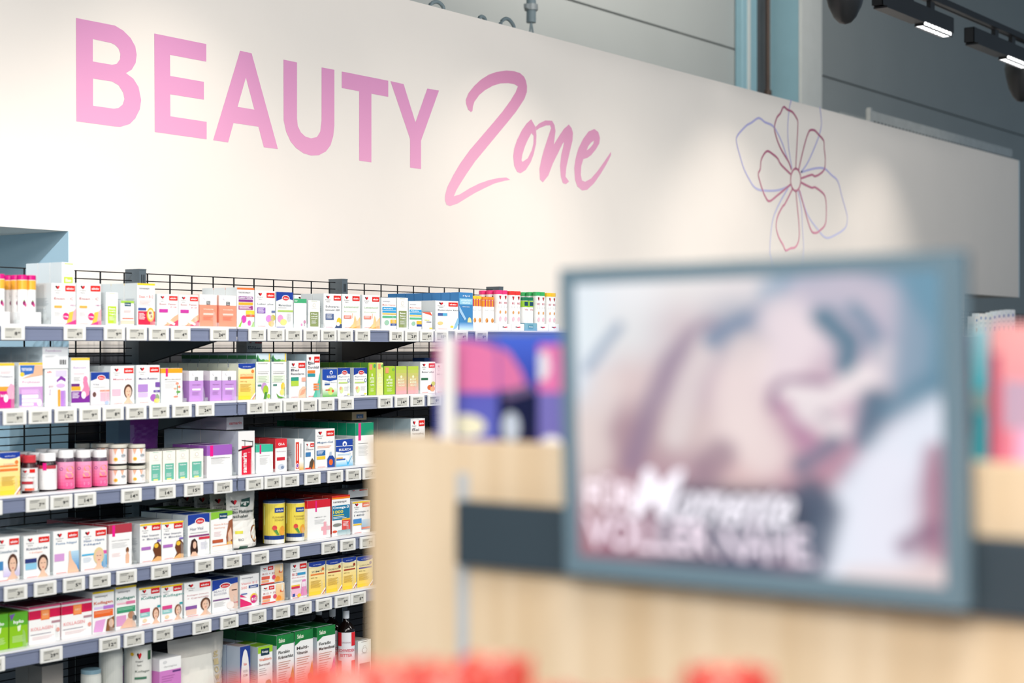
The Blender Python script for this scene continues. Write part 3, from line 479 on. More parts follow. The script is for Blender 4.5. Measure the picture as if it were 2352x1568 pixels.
cart(2, 724, 769, 985, 'stomach gel carton', 'large white carton with blue bottle and yellow bar', dh('Magen-Gel', '3a6a98', Ln(.1, .55, .8, 2, 'f0a07a'), R(.06, .32, .5, .45, '2d6fae'), Ln(.1, .42, .4, 3, 'fff'), R(.06, .22, .5, .3, 'f6cf3a'), Pg([(.6, 0), (.98, 0), (.98, .22), (.88, .3), (.7, .3), (.6, .22)], '26499c'), R(.73, .3, .82, .4, 'b9c8dc'), E(.78, .13, .1, .08, 'ee6a2a'), tt=.62), n=6, d=.05, side='a6b4bc', top='c9c9c9')
cart(2, 771, 810, 1009, 'blue badge carton', 'white carton with large royal blue badge and check mark', [R(0, .72, 1, 1, '2148a8'), Pg([(0, .72), (0, .56), (.5, .5), (1, .56), (1, .72)], '2148a8'), R(0, .74, 1, .76, 'fff'), E(.52, .83, .13, .1, 'fff'), E(.52, .81, .06, .05, '2148a8'), TB(.18, .57, .68, .09, 'BULLRICH', 'fff'), Ln(.1, .44, .9, 2, '8ec4ea'), R(.02, .22, .55, .28, '3a5fae'), R(.02, .28, .4, .33, 'f0b04a'), G(0, 0, 1, .22, '56b8e6', 'eaf6fc'), Pg([(.6, .25), (.7, .12), (.92, .36), (.97, .36), (.72, .04), (.66, .04)], '3ba9dc')], n=4, d=.045)
cart(2, 816, 858, 971, 'green topped pink strip carton', 'tall white carton with green top and pink strip', [R(.16, .58, .3, 1, 'ec3a8a'), Ln(.16, .5, .8, 1, '888'), Ln(.16, .44, .7, 8, 'ccc')], n=9, d=.04, bands=[(.7, 1, '17976f')], top='137a5a', side='dfe6e6')
cart(2, 808, 842, 946, 'kraft carton', 'kraft brown carton with blue label lying on the green line', [R(.3, .2, .78, .7, '4a6a94'), TB(.4, .3, .3, .15, 'BULL', 'dde')], n=3, d=.09, yf=.13, z0=PZ(837, 971, YF)+.004, base='cbb08a', side='a98f63', top='a08860', mark=False, sideart=False, where='third shelf')
cart(2, 943, 976, 961, 'constipation carton', 'white carton with red tag peeking over the wooden board', dh('Bei|Verstopfung', '556', tt=.7), n=5, d=.05, side='b9cdd4')
# standing purple pouch behind the mint cartons
def pouch(sh, x0, x1, yt, short, desc, base, art, d=.05, yf=YF, n=1, side=None, lean=0, mark=True):
    X0, X1 = PX(x0, yf), PX(x1, yf); w = X1-X0; z0 = SHZ[sh]; h = PZ((x0+x1)/2, yt, yf) - z0
    mb = MB(); NU, NV = 14, 20
    def prof(u, v, front):
        t = math.sin(math.pi*u)**.6 * (1-v)**.7 * (1 if v > .06 else .75+v*4)
        wr = .0015*math.sin(u*17+v*23)*math.sin(v*31+1)
        return (1 if front else -1)*(-(d/2)*t + (wr if .05 < v < .9 else 0))
    nar = lambda v: 1 - .06*math.sin(math.pi*min(1, v*1.05))
    def fn(u, v, o): return ((u-.5)*w*nar(v), d/2+prof(u, v, True)-o-.0008 + lean*v*v, v*h)
    fr = [[fn(i/NU, j/NV, -.0008) for i in range(NU+1)] for j in range(NV+1)]
    bk = [[((i/NU-.5)*w*nar(j/NV), d/2-prof(i/NU, j/NV, True)+.0005 + lean*(j/NV)**2, j/NV*h) for i in range(NU, -1, -1)] for j in range(NV+1)]
    mb.grid(fr, base); mb.grid(bk, side or base)
    mb.face([p for p in fr[0]][::-1] + [p for p in bk[0]][::-1], base)
    paint(mb, art, fn, .0012, .0002, sub=6)
    o = mb.obj('pouch', 'gloss', smooth=False, loc=((X0+X1)/2, yf, z0+.0005)); tag(o, desc + ', ' + SHN[sh], 'pouch')
    if n > 1: o['group'] = 'line of ' + short + 's'
    for j in range(1, n): dup(o, ((X0+X1)/2, yf+j*(d+.004), z0+.0005), f'{ORD[j]} pouch back in the line behind the front {short}, {SHN[sh]}')
    if mark: ITEMS[sh].append(((X0+X1)/2, short))
pouch(2, 300, 376, 962, 'purple pouch', 'shiny purple foil pouch behind the mint panel cartons', 'b052c8', [R(.0, .02, .22, .9, 'c88ae0')], yf=.27, mark=False)
cart(2, 272, 299, 962, 'slate carton', 'plain slate blue carton beside the purple foil pouch', [], n=1, d=.06, yf=.28, base='6f8ca6', side='62809b', top='556', mark=False, sideart=False)

# ---- fourth shelf
cart(3, -10, 45, 1233, 'silica carton at the far left', 'white carton with bare shouldered woman, leftmost of two', dh('Kieselerde', '5a7a90', R(0, .26, .3, .46, '4a8ac0'), G(.3, .1, 1, .4, 'cfc0ea', 'fff'), *face(.7, .22, 1.25, '5a3a2c'), tt=.64), n=5)
cart(3, 54, 115, 1229, 'silica carton with blue label', 'white carton with dark blue label and woman looking down', dh('Kieselerde', '3c4664', T(.2, .57, .5, .04, '+ Kollagen', 'f0906a'), R(.04, .36, .48, .46, '2c3a78'), R(.06, .2, .48, .35, '8fcbe6'), *face(.72, .16, 1.2, '4a3026'), tt=.66), n=5)
cart(3, 122, 181, 1218, 'nail strength carton', 'white carton with raised fingers and pink square', dh('Feste Nägel', '4f82ac', R(.04, .3, .42, .47, 'd8a0d8'), G(.6, .05, 1, .5, '2f86c6', 'bfe0f2'), Pg([(.55, 0), (1, 0), (.9, .15), (.72, .32), (.66, .52), (.6, .5), (.6, .3)], 'f0c4a6'), tt=.67), n=5)
cart(3, 186, 245, 1214, 'hair skin nails carton', 'white carton with blonde woman and blue strip', dh('Haut - Haare|Nägel', '4f72a0', R(.02, .36, .5, .4, '48b4e0'), R(.8, .36, .99, .44, 'e05aa8'), G(.8, .02, 1, .34, '2a90cc', '7fc4e6'), *face(.68, .16, 1.2, 'e8cf9a'), Ln(.06, .3, .4, 4, 'bcd'), tt=.69, th=.055), n=5)
cart(3, 250, 303, 1204, 'maroon topped carton', 'white carton with maroon top band, pink strip and small woman', [R(.14, .72, .26, .99, 'f0148c'), T(.12, .6, .78, .03, 'HAUT HAARE NÄGEL', '888'), Ln(.12, .54, .8, 4, 'ccc'), E(.8, .36, .07, .07, '7a4a2a'), Pg([(.72, .04), (.88, .04), (.88, .24), (.8, .34), (.72, .24)], 'e8b89a'), Ln(.12, .3, .5, 3, 'ecc')], n=6, bands=[(.79, 1, 'b53a48')], top='8a2630', side='f3ecec')
hair_ = [R(.06, .32, .5, .4, 'b070c0'), Pg([(.55, 0), (1, 0), (1, .2), (.98, .4), (.85, .5), (.68, .46), (.6, .3), (.7, .15)], '6a3a1c'), E(.76, .4, .1, .06, 'f2c23a'), Pg([(.5, 0), (1, 0), (1, .1), (.8, .12)], 'e8b070'), R(.8, .5, .98, .55, '7a6ab8')]
for a_, b_, s_ in ((321, 370, 'left'), (371, 421, 'right')):
    cart(3, a_, b_, 1202 if s_ == 'left' else 1198, f'{s_} brown hair carton', f'white carton with yellow top edge and brown hair, {s_} of two', dh('Haar Intensiv|+ Biotin', '5a6078', *hair_, top='f8d028', tt=.66, th=.05, red='d8262a'), n=5)
cart(3, 431, 481, 1181, 'long haired woman carton', 'white carton with blue top and long dark haired woman', abtei(T(.1, .62, .6, .07, 'Haar Vital', '889'), Ln(.1, .55, .9, 1), R(.05, .46, .98, .5, '8a3f7a'), R(.5, .38, 1, .44, 'd8344a'), Pg([(.12, .02), (.1, .2), (.16, .38), (.3, .42), (.42, .34), (.46, .1), (.42, .02)], '3a2018'), E(.3, .26, .08, .09, 'e8bda2'), Pg([(.1, .0), (.2, .1), (.34, .1), (.46, 0)], 'e8bda2'), Ln(.58, .3, .9, 6, 'ccd')), n=5, top='274a9a')
cart(3, 484, 534, 1175, 'green topped hair carton', 'white carton with lime top and woman holding her hair', [R(0, .9, 1, 1, '8cc63a'), Pg([(0, .9), (0, .82), (.5, .86), (1, .9)], '8cc63a'), R(.38, .82, .76, .96, '1c4a66'), TB(.42, .86, .3, .05, 'Kneipp', 'fff'), T(.14, .66, .7, .05, 'Haare & Kopf', 'f0b49a'), T(.14, .58, .5, .05, 'Stärkung', 'f0b49a'), Ln(.14, .5, .5, 4, 'ecc'), Pg([(.75, .1), (.7, .35), (.82, .75), (1, .8), (1, .05)], '9a5a3a'), Pg([(.8, .2), (.78, .45), (.92, .6), (.98, .3)], 'f0c4a8'), R(.06, .24, .55, .32, 'c05a34'), E(.85, .2, .12, .05, 'f3b83a'), R(.06, .04, .98, .16, 'fdf3ea'), R(.06, .16, .98, .18, 'f0a060')], n=6, top='74ac34', side='f3f6ea')
pouch(3, 536, 602, 1126, 'psyllium pouch', 'tall grey white stand up pouch with bowl of husks', 'd9d7d0', heart(.2, .80, .9) + [Pg([(.38, .72), (.46, .84), (.78, .86), (.74, .74), (.62, .71)], '1f4a3c'), TB(.42, .755, .28, .045, 'pure', 'e8f0e8'), TB(.1, .61, .8, .05, 'Bio Flohsamen', '3a4442'), TB(.12, .535, .5, .05, 'schalen', '3a4442'), R(.05, .50, .7, .503, '999'), G(.1, .02, .95, .48, 'f2efe8', 'f2efe8'), R(.15, .26, .36, .31, 'e0d84a'), E(.82, .24, .2, .15, '8a4a2a'), E(.82, .24, .175, .13, 'ecc89a'), T(.22, .14, .15, .04, 'BIO', '445'), R(.25, .0, .5, .05, '2f5a48')], d=.07, n=5, side='8f9a96')
can_art = [R(0, 0, 1, .1, 'f3f3ee'), R(0, .1, 1, .2, '1f3f88'), Pg([(0, .45), (.5, .93), (0, .93)], 'cfd98a'), R(.5, .78, .95, .9, '2a4a96'), T(.56, .81, .34, .05, 'zirkulin', 'fff'), T(.42, .64, .55, .045, 'FLOHSAMEN', 'a58a4a'), T(.5, .57, .45, .045, 'SCHALEN', 'a58a4a'), E(.5, .4, .1, .06, 'e2504a'), Pg([(.45, .34), (.58, .36), (.7, .22), (.6, .22)], '5a9a4a'), E(.85, .32, .15, .12, 'f3a83a')]
for a_, b_, s_ in ((604, 654, 'left'), (655, 700, 'right')):
    rounded(3, a_, b_, 1148, f'{s_} yellow can', f'yellow can with navy blue lid, {s_} of two', [(.97, 0), (1, .01), (1, .94)], cap=(1.0, .94, 1), capc='233a66', body='f0ead8', label=(.01, .93, 'f3df5a'), art=can_art, n=1 if s_ == 'left' else 2, kind='can')
cart(3, 706, 759, 1148, 'red topped cross carton', 'white carton with red top band and pale pink cross', [R(.34, .7, .4, .98, 'e8208a'), T(.3, .54, .5, .03, 'OMEGA-3 + D3', '888'), Ln(.3, .48, .75, 4, 'ccc'), Pg([(.68, .08), (.82, .08), (.82, .2), (.98, .2), (.98, .3), (.82, .3), (.82, .42), (.7, .42), (.7, .3), (.6, .3), (.6, .2), (.68, .2)], 'f3b0ba')], n=4, bands=[(.8, 1, 'd81f34')], top='a8202c', side='f2eaea')
cart(3, 762, 804, 1138, 'omega carton with fish', 'white carton with red top edge, blue panel and fish', [R(0, .96, 1, 1, 'e02a1c'), R(0, .92, 1, .96, 'f28a1c'), T(.06, .81, .75, .06, 'tetesept', '445'), R(.02, .4, .98, .76, '1a7aa4'), TB(.06, .66, .86, .08, 'Omega-3', 'fff'), TB(.06, .56, .55, .08, '1000', 'f3e04a'), R(.06, .51, .65, .53, 'f3e04a'), Ln(.06, .47, .8, 2, 'fff'), R(.55, .14, 1, .38, 'e2504a'), R(.55, .38, 1, .42, 'f6b82a'), Ln(.6, .33, .9, 4, 'fff'), E(.28, .28, .24, .04, '8a8a84'), G(.3, .02, 1, .14, 'cfe0e0', '8fb0b8'), E(.14, .12, .13, .03, 'e0553a')], n=8, d=.042, top='c4301c', side='b8332a', sideart=False)
cart(3, 809, 850, 1151, 'omega carton with sea', 'white carton with yellow top edge and blue sea picture', dh('Omega-3|1400', '6a7482', R(.04, .32, .5, .46, '4a8fd0'), G(.5, .1, 1, .42, '8ab0cc', 'cfe0ea'), R(.04, .26, .5, .3, 'f2c82a'), R(.5, .12, .98, .18, 'e8806a'), top='f3c82a', tt=.64, red='ef6a4a'), n=3, side='dfe5e8')
cart(3, 800, 845, 1124, 'white carton above the omega carton', 'white carton lying on top behind the omega carton', dh('', '555')[:5], n=1, d=.08, yf=.12, z0=PZ(829, 1151, YF)+.003, mark=False, side='9aa')

# ---- fifth shelf
green = [R(0, 0, 1, 1, '8fc81c'), R(0, .62, 1, 1, '5fae2a'), TB(.22, .66, .55, .12, 'hylo', 'fff'), Pg([(.42, .6), (.62, .64), (.58, .48), (.46, .46)], 'eef8d8'), Ln(.15, .32, .85, 6, 'd8eeb0'), Pg([(0, .95), (.3, .98), (.1, .78)], '7a5aa8')]
cart(4, -24, 19, 1412, 'green carton at the far left', 'bright green carton, left of two', green, n=3, base='8fc81c', side='7cb418', top='4a7a24', sideart=False)
cart(4, 21, 64, 1406, 'green carton beside the red tops', 'bright green carton, right of two', green, n=3, base='8fc81c', side='7cb418', top='4a7a24', sideart=False)
koll = [R(0, .9, 1, .95, 'd6d2d4'), R(.38, .62, .66, .9, 'f5823c'), R(.41, .65, .63, .87, 'f79a5a'), TB(.44, .74, .17, .05, 'NEU', 'ffd9b8'), R(.72, .5, 1, .56, 'b98a94'), TB(.06, .36, .7, .09, 'KOLLAGEN', 'f3b0b0'), R(.04, .25, .7, .265, '8a8494'), Ln(.1, .18, .8, 3, 'ecd0d0'), E(.92, .3, .06, .06, 'f0a090')]
for a_, b_, y_, s_ in ((66, 138, 1391, 'left'), (141, 211, 1380, 'right')):
    cart(4, a_, b_, y_, f'{s_} collagen carton', f'wide white carton with crimson top band, {s_} of two', koll, n=3, d=.07, bands=[(.66, .9, 'd4134a'), (.95, 1, 'b8406a')], top='8f1838', side='f1e6e8')
cart(4, 212, 262, 1357, 'orange banded collagen carton', 'white carton with yellow edge, orange band and curly haired woman', tete(TB(.06, .67, .88, .09, 'Kollagen', 'd86a50'), R(.06, .58, .5, .63, 'd8c4ec'), R(.5, .56, .98, .64, 'b878d0'), R(.06, .38, .95, .54, 'ee6a2a'), Ln(.1, .5, .9, 2, 'f7b088'), Pg([(.04, .04), (.14, .3), (.6, .32), (.46, .02)], 'e8a8dc'), Pg([(.6, .02), (.68, .3), (1, .36), (1, 0)], '8a5a34'), E(.86, .2, .12, .1, 'ecc0a0')), n=4)
cart(4, 265, 313, 1346, 'green banded collagen carton', 'white carton with yellow edge, green band and woman sitting', tete(TB(.06, .67, .86, .09, 'Kollagen', '3f8a78'), R(.06, .58, .5, .62, 'f0c0cc'), R(.5, .57, .95, .64, 'e07aa0'), R(.06, .38, .95, .52, '3f9a72'), Ln(.1, .48, .9, 2, 'a8dcc0'), R(.04, .08, .5, .32, 'e0a0cc'), Pg([(.2, .02), (.5, .2), (.7, .3), (.95, .1), (1, 0)], 'ecbfa4'), E(.75, .3, .16, .09, 'b88464'), E(.9, .22, .1, .07, '34404a')), n=4)
kf = [R(.04, .34, .5, .44, 'e0488c'), R(.04, .22, .5, .33, '8fccc8'), Ln(.08, .3, .4, 2, 'fff'), E(.26, .12, .1, .05, 'f3d8b0'), R(.85, .42, 1, .48, '3aa0a8'), *face(.78, .14, .95, '8a5a40')]
for a_, b_, s_ in ((319, 368, 'left'), (370, 419, 'right')):
    cart(4, a_, b_, 1348 if s_ == 'left' else 1343, f'{s_} teal collagen carton', f'white carton with teal word, woman face, {s_} of two', dh('Kollagen', '3a968c', *kf, top='f3cf20', tt=.66, th=.09, tw=.95, red='d8202a'), n=4)
cart(4, 423, 485, 1335, 'collagen cream carton', 'white carton with purple lidded cream jar and woman', dh('Kollagen intensiv|+ Ceramide', 'c88a90', R(.04, .22, .46, .32, '8a58a4'), R(.06, .06, .44, .22, 'f0cdbc'), *face(.78, .16, 1.1, '6a4634'), tt=.6, th=.045, red='e01f20'), n=4)
cart(4, 487, 546, 1330, 'half face carton', 'white carton with blue top and half of a woman face', [R(0, .84, 1, 1, '1d3f9c'), Pg([(0, .84), (1, .84), (.5, .8), (0, .68)], '1d3f9c'), Pg([(.66, .72), (.8, .82), (1, .84), (1, 0), (.8, .05), (.72, .3), (.66, .5)], 'ecc8b4'), R(.76, .6, .96, .64, '5a3a34'), R(.84, .2, 1, .24, 'd86a70'), E(.5, .8, .22, .09, 'fff'), E(.5, .8, .19, .07, 'd8262c'), T(.37, .77, .26, .05, 'Abtei', 'fff'), T(.06, .62, .5, .06, 'BEAUTY', 'aab'), T(.06, .53, .5, .06, 'BOOSTER', 'aab'), R(.02, .36, .66, .4, '7a4a86'), Ln(.06, .3, .5, 5, 'ccc'), E(.7, .16, .14, .12, 'fbeee8')], n=4, top='24458e')
cart(4, 551, 595, 1319, 'vitamin B12 carton with stripe', 'white carton with pink diagonal and round magenta badge', [T(.08, .87, .6, .05, 'tetesept', '667'), T(.06, .70, .85, .07, 'Vitamin B12', 'ec8a8e'), T(.06, .57, .3, .08, '500', 'f09a96'), R(.45, .57, .95, .66, '34508e'), TB(.52, .59, .35, .045, 'Zunder', 'fff'), Pg([(0, .3), (.6, .1), (.6, .04), (0, .02)], 'e2286e'), Pg([(0, .42), (.35, .3), (0, .34)], 'e2286e'), E(.72, .26, .2, .14, 'f5c83a'), E(.72, .22, .18, .13, 'd8287c'), TB(.6, .18, .25, .08, 'B12', 'fff'), R(.04, .4, .36, .44, '667ab0')], n=3, top='9a9a9a')
for lev, (y0_, y1_) in enumerate(((1341, 0), (1296, 1341))):
    z0_ = SHZ[4] if lev == 0 else PZ(623, 1341, YF) + .002
    cart(4, 598 if lev else 600, 650 if lev else 653, y0_, f'{("lower","upper")[lev]} peach B12 carton', f'low wide carton with orange drink and tags, {("lower","upper")[lev]} of two stacked', heart(.18, .82, .9) + [R(.32, .72, .56, .92, 'd8262a'), TB(.36, .78, .16, .08, 'aktiv', 'fff'), T(.08, .5, .7, .09, 'B12 + Zink', 'c06a6a'), R(.04, .26, .4, .42, 'e0604a'), R(.04, .1, .36, .22, 'f0b080'), G(.62, .04, 1, .96, 'f5b45a', 'fce0b8'), E(.58, .32, .08, .12, 'e0506a'), E(.75, .2, .1, .14, 'f29a3a'), R(.8, .5, .96, .62, 'e0602a'), R(.86, .55, .94, .9, 'f4eedc'), R(0, 0, .6, .06, 'dc3a2c')], n=3, z0=z0_, side='b6bcc0', mark=(lev == 0))
cart(4, 667, 705, 1291, 'pink energy carton', 'white carton with blue tag and pink ampoule', dh('B12', 'c83a4a', T(.08, .56, .8, .04, 'Blut-Energie', 'd8909a'), R(.4, .64, .9, .71, '3a9ac8'), Ln(.1, .5, .7, 2, 'ccc'), R(.04, .34, .55, .38, 'f3c83a'), R(.04, .28, .55, .34, 'd8325a'), R(.04, .08, .6, .26, 'f6c0d8'), Pg([(.6, .05), (.7, .5), (.9, .5), (1, .05)], 'ec8ac0'), R(.68, .3, .9, .44, 'fbeaf3'), R(.1, .06, .25, .14, '3a50a0'), E(.5, .08, .12, .05, 'f3c83a'), tt=.64, tw=.5, th=.07), n=4, side='c3cdd6')
for (a_, b_, y_), w_, bc, s_ in zip(((709, 747, 1290), (749, 785, 1285), (786, 818, 1280), (820, 856, 1277)), ('ZIMT', 'KNOBLAUCH', 'ROSSKASTANIE', 'CURCUMA'), ('f0853a', 'a8402a', 'a8402a', '6a5a9a'), ('orange', 'brown', 'russet', 'violet')):
    cart(4, a_, b_, y_, f'yellow carton with {s_} bar', f'yellow carton with blue scalloped top and {s_} bar', zirk(E(.85, .76, .08, .05, bc), T(.14, .68, .7, .05, w_, '777'), R(.1, .6, .92, .645, bc), T(.1, .5, .4, .045, '400 mg', '8a7a3a')), n=2, side='d9d6c0', top='4a5a90')

# ---- bottom shelf
rounded(5, 186, 232, 1536, 'low blue lidded can', 'grey white can with pale blue lid', [(.97, 0), (1, .01), (1, .95)], cap=(1.0, .95, 1), capc='7f9fae', body='c9cdc8', label=(.01, .93, 'd6d8d2'), art=heart(.5, .85, .9), kind='can')
rounded(5, 228, 281, 1487, 'plain grey can', 'tall plain grey white can left of the labelled can', [(.97, 0), (1, .01), (1, .97), (.98, 1)], body='c6c8c2', label=(.01, .96, 'c9cbc5'), art=[R(.3, .3, .7, .5, 'dddfd8'), E(.5, .42, .06, .02, 'c86a6a')], kind='can')
rounded(5, 285, 348, 1478, 'collagen can', 'tall white can with heart logo, green tag and bowl', [(.97, 0), (1, .01), (1, .97), (.98, 1)], body='e4e3dc', label=(.01, .96, 'e6e5de'), art=heart(.55, .93, .8) + [E(.32, .95, .06, .02, 'e8b82a'), R(.85, .88, 1, .98, '2f5a3c'), T(.42, .74, .5, .03, 'Kollagen', '4a5a50'), R(.4, .67, .8, .695, '4a7a62'), E(.9, .5, .2, .1, 'b07a60'), E(.9, .5, .17, .08, 'e8c8a8')], kind='can')
cart(5, 366, 416, 1510, 'violet carton', 'white carton with violet lower part', [E(.25, .95, .1, .02, 'ddd'), T(.2, .87, .6, .035, 'dermaplus', 'bbb'), R(.6, .80, .98, .825, '6a3a80'), Ln(.1, .76, .7, 3, 'c070b4')], n=3, d=.06, bands=[(0, .84, 'd884cc')], side='e3e0e6')
pouch(5, 410, 538, 1464, 'cream pouch', 'large cream stand up pouch with gold vertical lettering', 'd3cec4', [G(.05, 0, .72, .78, 'efeadf', 'f3efe4'), R(.72, .0, .722, .8, 'c9c2b4')] + [T(.76, .72-.09*i, .1, .07, ch, 'cdb98a') for i, ch in enumerate('glow25')], d=.10, yf=.045)
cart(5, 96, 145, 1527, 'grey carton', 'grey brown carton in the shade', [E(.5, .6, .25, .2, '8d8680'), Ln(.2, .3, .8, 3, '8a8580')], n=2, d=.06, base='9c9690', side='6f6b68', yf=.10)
cart(5, 551, 575, 1484, 'blue oval carton', 'blue carton with white oval and small red word', [E(.5, .5, .42, .46, 'f4f0ee'), TB(.35, .72, .3, .04, 'Rabe', 'e05040'), T(.28, .62, .44, .035, 'WEIZEN', '999'), T(.3, .56, .4, .035, 'KEIM', '999'), E(.5, .38, .14, .02, '8a9a4a'), E(.4, .3, .1, .02, '8a9a4a')], n=2, d=.06, base='213c8c', side='b8c6d8', top='b8a8a4')
cart(5, 530, 562, 1447, 'lime carton at the back', 'lime green carton behind the blue oval carton', [R(.3, .86, .75, .93, '24303a'), Ln(.1, .8, .9, 5, '7fae3a')], n=1, d=.05, yf=.32, base='9ac42e', side='7aa028', top='5a7a28', sideart=False, mark=False)
cart(5, 592, 626, 1484, 'hawthorn juice carton', 'white carton with lime top, navy logo and red berries', [R(0, .9, 1, 1, '9fcf2c'), R(.2, .86, .78, .965, '1a3a4c'), TB(.28, .89, .42, .045, 'Kneipp', 'fff'), TB(.08, .775, .84, .045, 'Weißdorn', 'ee8a70'), T(.08, .70, .74, .04, 'Beerensaft', '8a6a6a'), Ln(.08, .65, .6, 4, 'bbb'), E(.7, .42, .2, .05, '6a8a5a'), E(.55, .32, .14, .05, 'd8503a'), E(.75, .24, .14, .05, 'd8503a')], n=2, d=.06, top='7fae2a', side='c9d3dc')
salus_t = [Ln(.1, .56, .85, 14, 'c4b8ac')]
for a_, b_, y_, w1, w2_, short_, pc in ((635, 675, 1457, 'Florabio', 'Kräuterblut', 'herbal carton', 'b0a04a'), (677, 719, 1447, 'Multi-', 'Vitamin', 'multivitamin carton', 'd0a02a'), (728, 770, 1438, 'Floradix', 'Mariendistel', 'milk thistle carton', 'd070b0')):
    cart(5, a_, b_, y_, short_, f'white carton with green slanted top reading {w2_}', salus(TB(.1, .735, .66, .045, w1, '4a4a48'), TB(.1, .665, .86 if len(w2_) > 8 else .6, .045, w2_, '4a4a48'), Ln(.1, .61, .8, 4, 'c8a898'), Ln(.1, .47, .6, 8, 'ccb8b0'), Pg([(.7, .1), (.8, .4), (.95, .55), (1, .4), (1, 0)], pc), E(.8, .33, .12, .05, 'c85a3a' if pc != 'd070b0' else 'c050a0')), n=5, d=.06, top='14672f', side='d4dde4', bands=[(.86, 1, '17793a')])
cart(5, 600, 640, 1416, 'dark green carton at the back', 'dark green carton at the back under the shelf edge', [Ln(.1, .8, .9, 3, '4a9a6a')], n=1, d=.07, yf=.345, base='1b6a3c', side='155a32', top='155a32', mark=False, sideart=False)
rounded(5, 774, 816, 1402, 'bitters bottle', 'dark glass bottle with white cap and red white label', [(.9, 0), (1, .02), (1, .735), (.93, .77), (.6, .83), (.36, .86), (.32, .91)], cap=(.36, .9, 1), capc='e8ecf2', body='140a07', mat_='darkglass', label=(.1, .73, 'f3f1f6'), arc=(-math.pi/2-.72-1.12, 2.24), art=[R(0, .72, .22, 1, 'e01f2c'), R(.72, .72, 1, 1, 'e01f2c'), R(0, 0, .22, .42, 'e01f2c'), R(.72, 0, 1, .42, 'e01f2c'), T(.24, .78, .45, .03, 'ORIGINAL', 'b0909a'), TB(.05, .6, .85, .06, 'SCHWEDEN', 'd86a7a'), TB(.16, .5, .6, .06, 'BITTER', 'd86a7a')], n=3)
cart(5, 822, 852, 1470, 'cream emblem carton', 'cream carton with round emblem next to the dark bottle', olive('8a8078', ['Natur', 'Kraft'])[:4] + [E(.5, .78, .2, .06, 'c9c4bc'), E(.5, .78, .16, .048, 'fbf9f4'), R(.1, .1, .9, .5, '8a8078')], n=3, base='fbf9f2', d=.05, top='9a958c')
# ------------------------------------------------------------------ setting
def plane_box(name, m, x0, x1, y0, y1, z0, z1, sv=True, col='fff', bev=0):
    mb = MB(); mb.box(x0, x1, y0, y1, z0, z1, col); o = mb.obj(name, m, bev=bev)
    if sv: struct(o)
    return o
YW = .62; BB = 1.832; BT = 2.893; XN = PX(158, YW); XR = PX(2340, YW); XI = PX(2213, YW)
plane_box('floor', 'floor', -6, 34, -9, 6, -.1, 0)
plane_box('ceiling', 'ceil', -6, 34, -9, 6, 6.0, 6.1)
plane_box('wall_hall', 'hall', -6, 34, 2.9, 3.05, 0, 3.935)
plane_box('wall_hall_upper', 'hall', -6, 34, 2.9, 3.05, 3.95, 6)
plane_box('trim_1', 'col_dark', -6, 34, 2.93, 3.02, 3.935, 3.95)
plane_box('wall_back', 'wall', -3, XR, YW, YW+.9, BB, BT)                     # the long raised fascia with the lettering
plane_box('wall_back_lower', 'wall', XN, XI, YW, YW+.9, 1.43, BB)
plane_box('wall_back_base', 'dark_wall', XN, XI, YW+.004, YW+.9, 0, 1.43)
plane_box('wall_jamb', 'blue_wall', XN-.003, XN, YW, YW+.9, 1.04, BB)
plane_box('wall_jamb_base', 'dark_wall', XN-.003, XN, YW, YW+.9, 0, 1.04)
plane_box('wall_niche', 'blue_wall', -3, XN-.003, YW+.9, YW+.95, 0, BB)
plane_box('trim_2', 'blue_wall', XR, XR+.02, YW, YW+.9, BB, BT)

# wall lettering: flat vinyl on the fascia
def poly_obj(name, polys, label, cat, top, bot, zt, zb, org, sc):
    mb = MB()
    for rings in polys:
        rr = []
        for ring in rings:
            q = []
            for x, y in ring:
                px, py = org[0]+x/sc, org[1]+y/sc
                q.append(Vector((PX(px, YW), 0, PZ(px, py, YW))))
            rr.append(q)
        flat = [p for r_ in rr for p in r_]
        tri = tessellate_polygon([[Vector((p.x, p.z, 0)) for p in r_] for r_ in rr])
        # cut into height bands is not needed: colour is set per vertex
        n = len(mb.v); mb.v += [(p.x, YW-.0006, p.z) for p in flat]
        for t in tri: mb.f.append(tuple(n+i for i in t)); mb.c.append((1, 1, 1))
    me = mb.mesh(name, 'vinyl')
    import bmesh
    bm = bmesh.new(); bm.from_mesh(me)
    z = zb
    while z < zt:
        bmesh.ops.bisect_plane(bm, geom=bm.verts[:]+bm.edges[:]+bm.faces[:], plane_co=(0, 0, z), plane_no=(0, 0, 1)); z += (zt-zb)/14
    bm.to_mesh(me); bm.free()
    c0, c1 = C(bot), C(top); buf = []
    for p in me.polygons:
        for vi in p.vertices:
            k = min(1, max(0, (me.vertices[vi].co.z-zb)/(zt-zb))); buf += [c0[i]+(c1[i]-c0[i])*k for i in range(3)] + [1.0]
    me.color_attributes['Col'].data.foreach_set('color', buf)
    o = bpy.data.objects.new(name, me); COL.objects.link(o)
    return tag(o, label, cat)
Bl = [[(410,97),(620,138),(665,165),(705,205),(730,250),(738,295),(732,340),(712,375),(680,395),(720,425),(748,470),(762,540),(755,590),(730,640),(700,670),(650,685),(620,683),(412,655)],
      [(501,211),(501,332),(605,350),(630,345),(648,320),(650,290),(640,262),(622,243),(600,232)], [(502,424),(502,571),(615,587),(640,583),(662,565),(672,535),(665,500),(640,460),(605,440)]]
El = [[(833,181),(1114,238),(1114,333),(918,296),(919,410),(1101,442),(1101,538),(919,509),(920,628),(1116,658),(1116,752),(836,713)]]
Al = [[(1297,274),(1359,288),(1501,805),(1425,795),(1396,684),(1261,664),(1232,769),(1151,757)], [(1328,418),(1283,577),(1374,592)]]
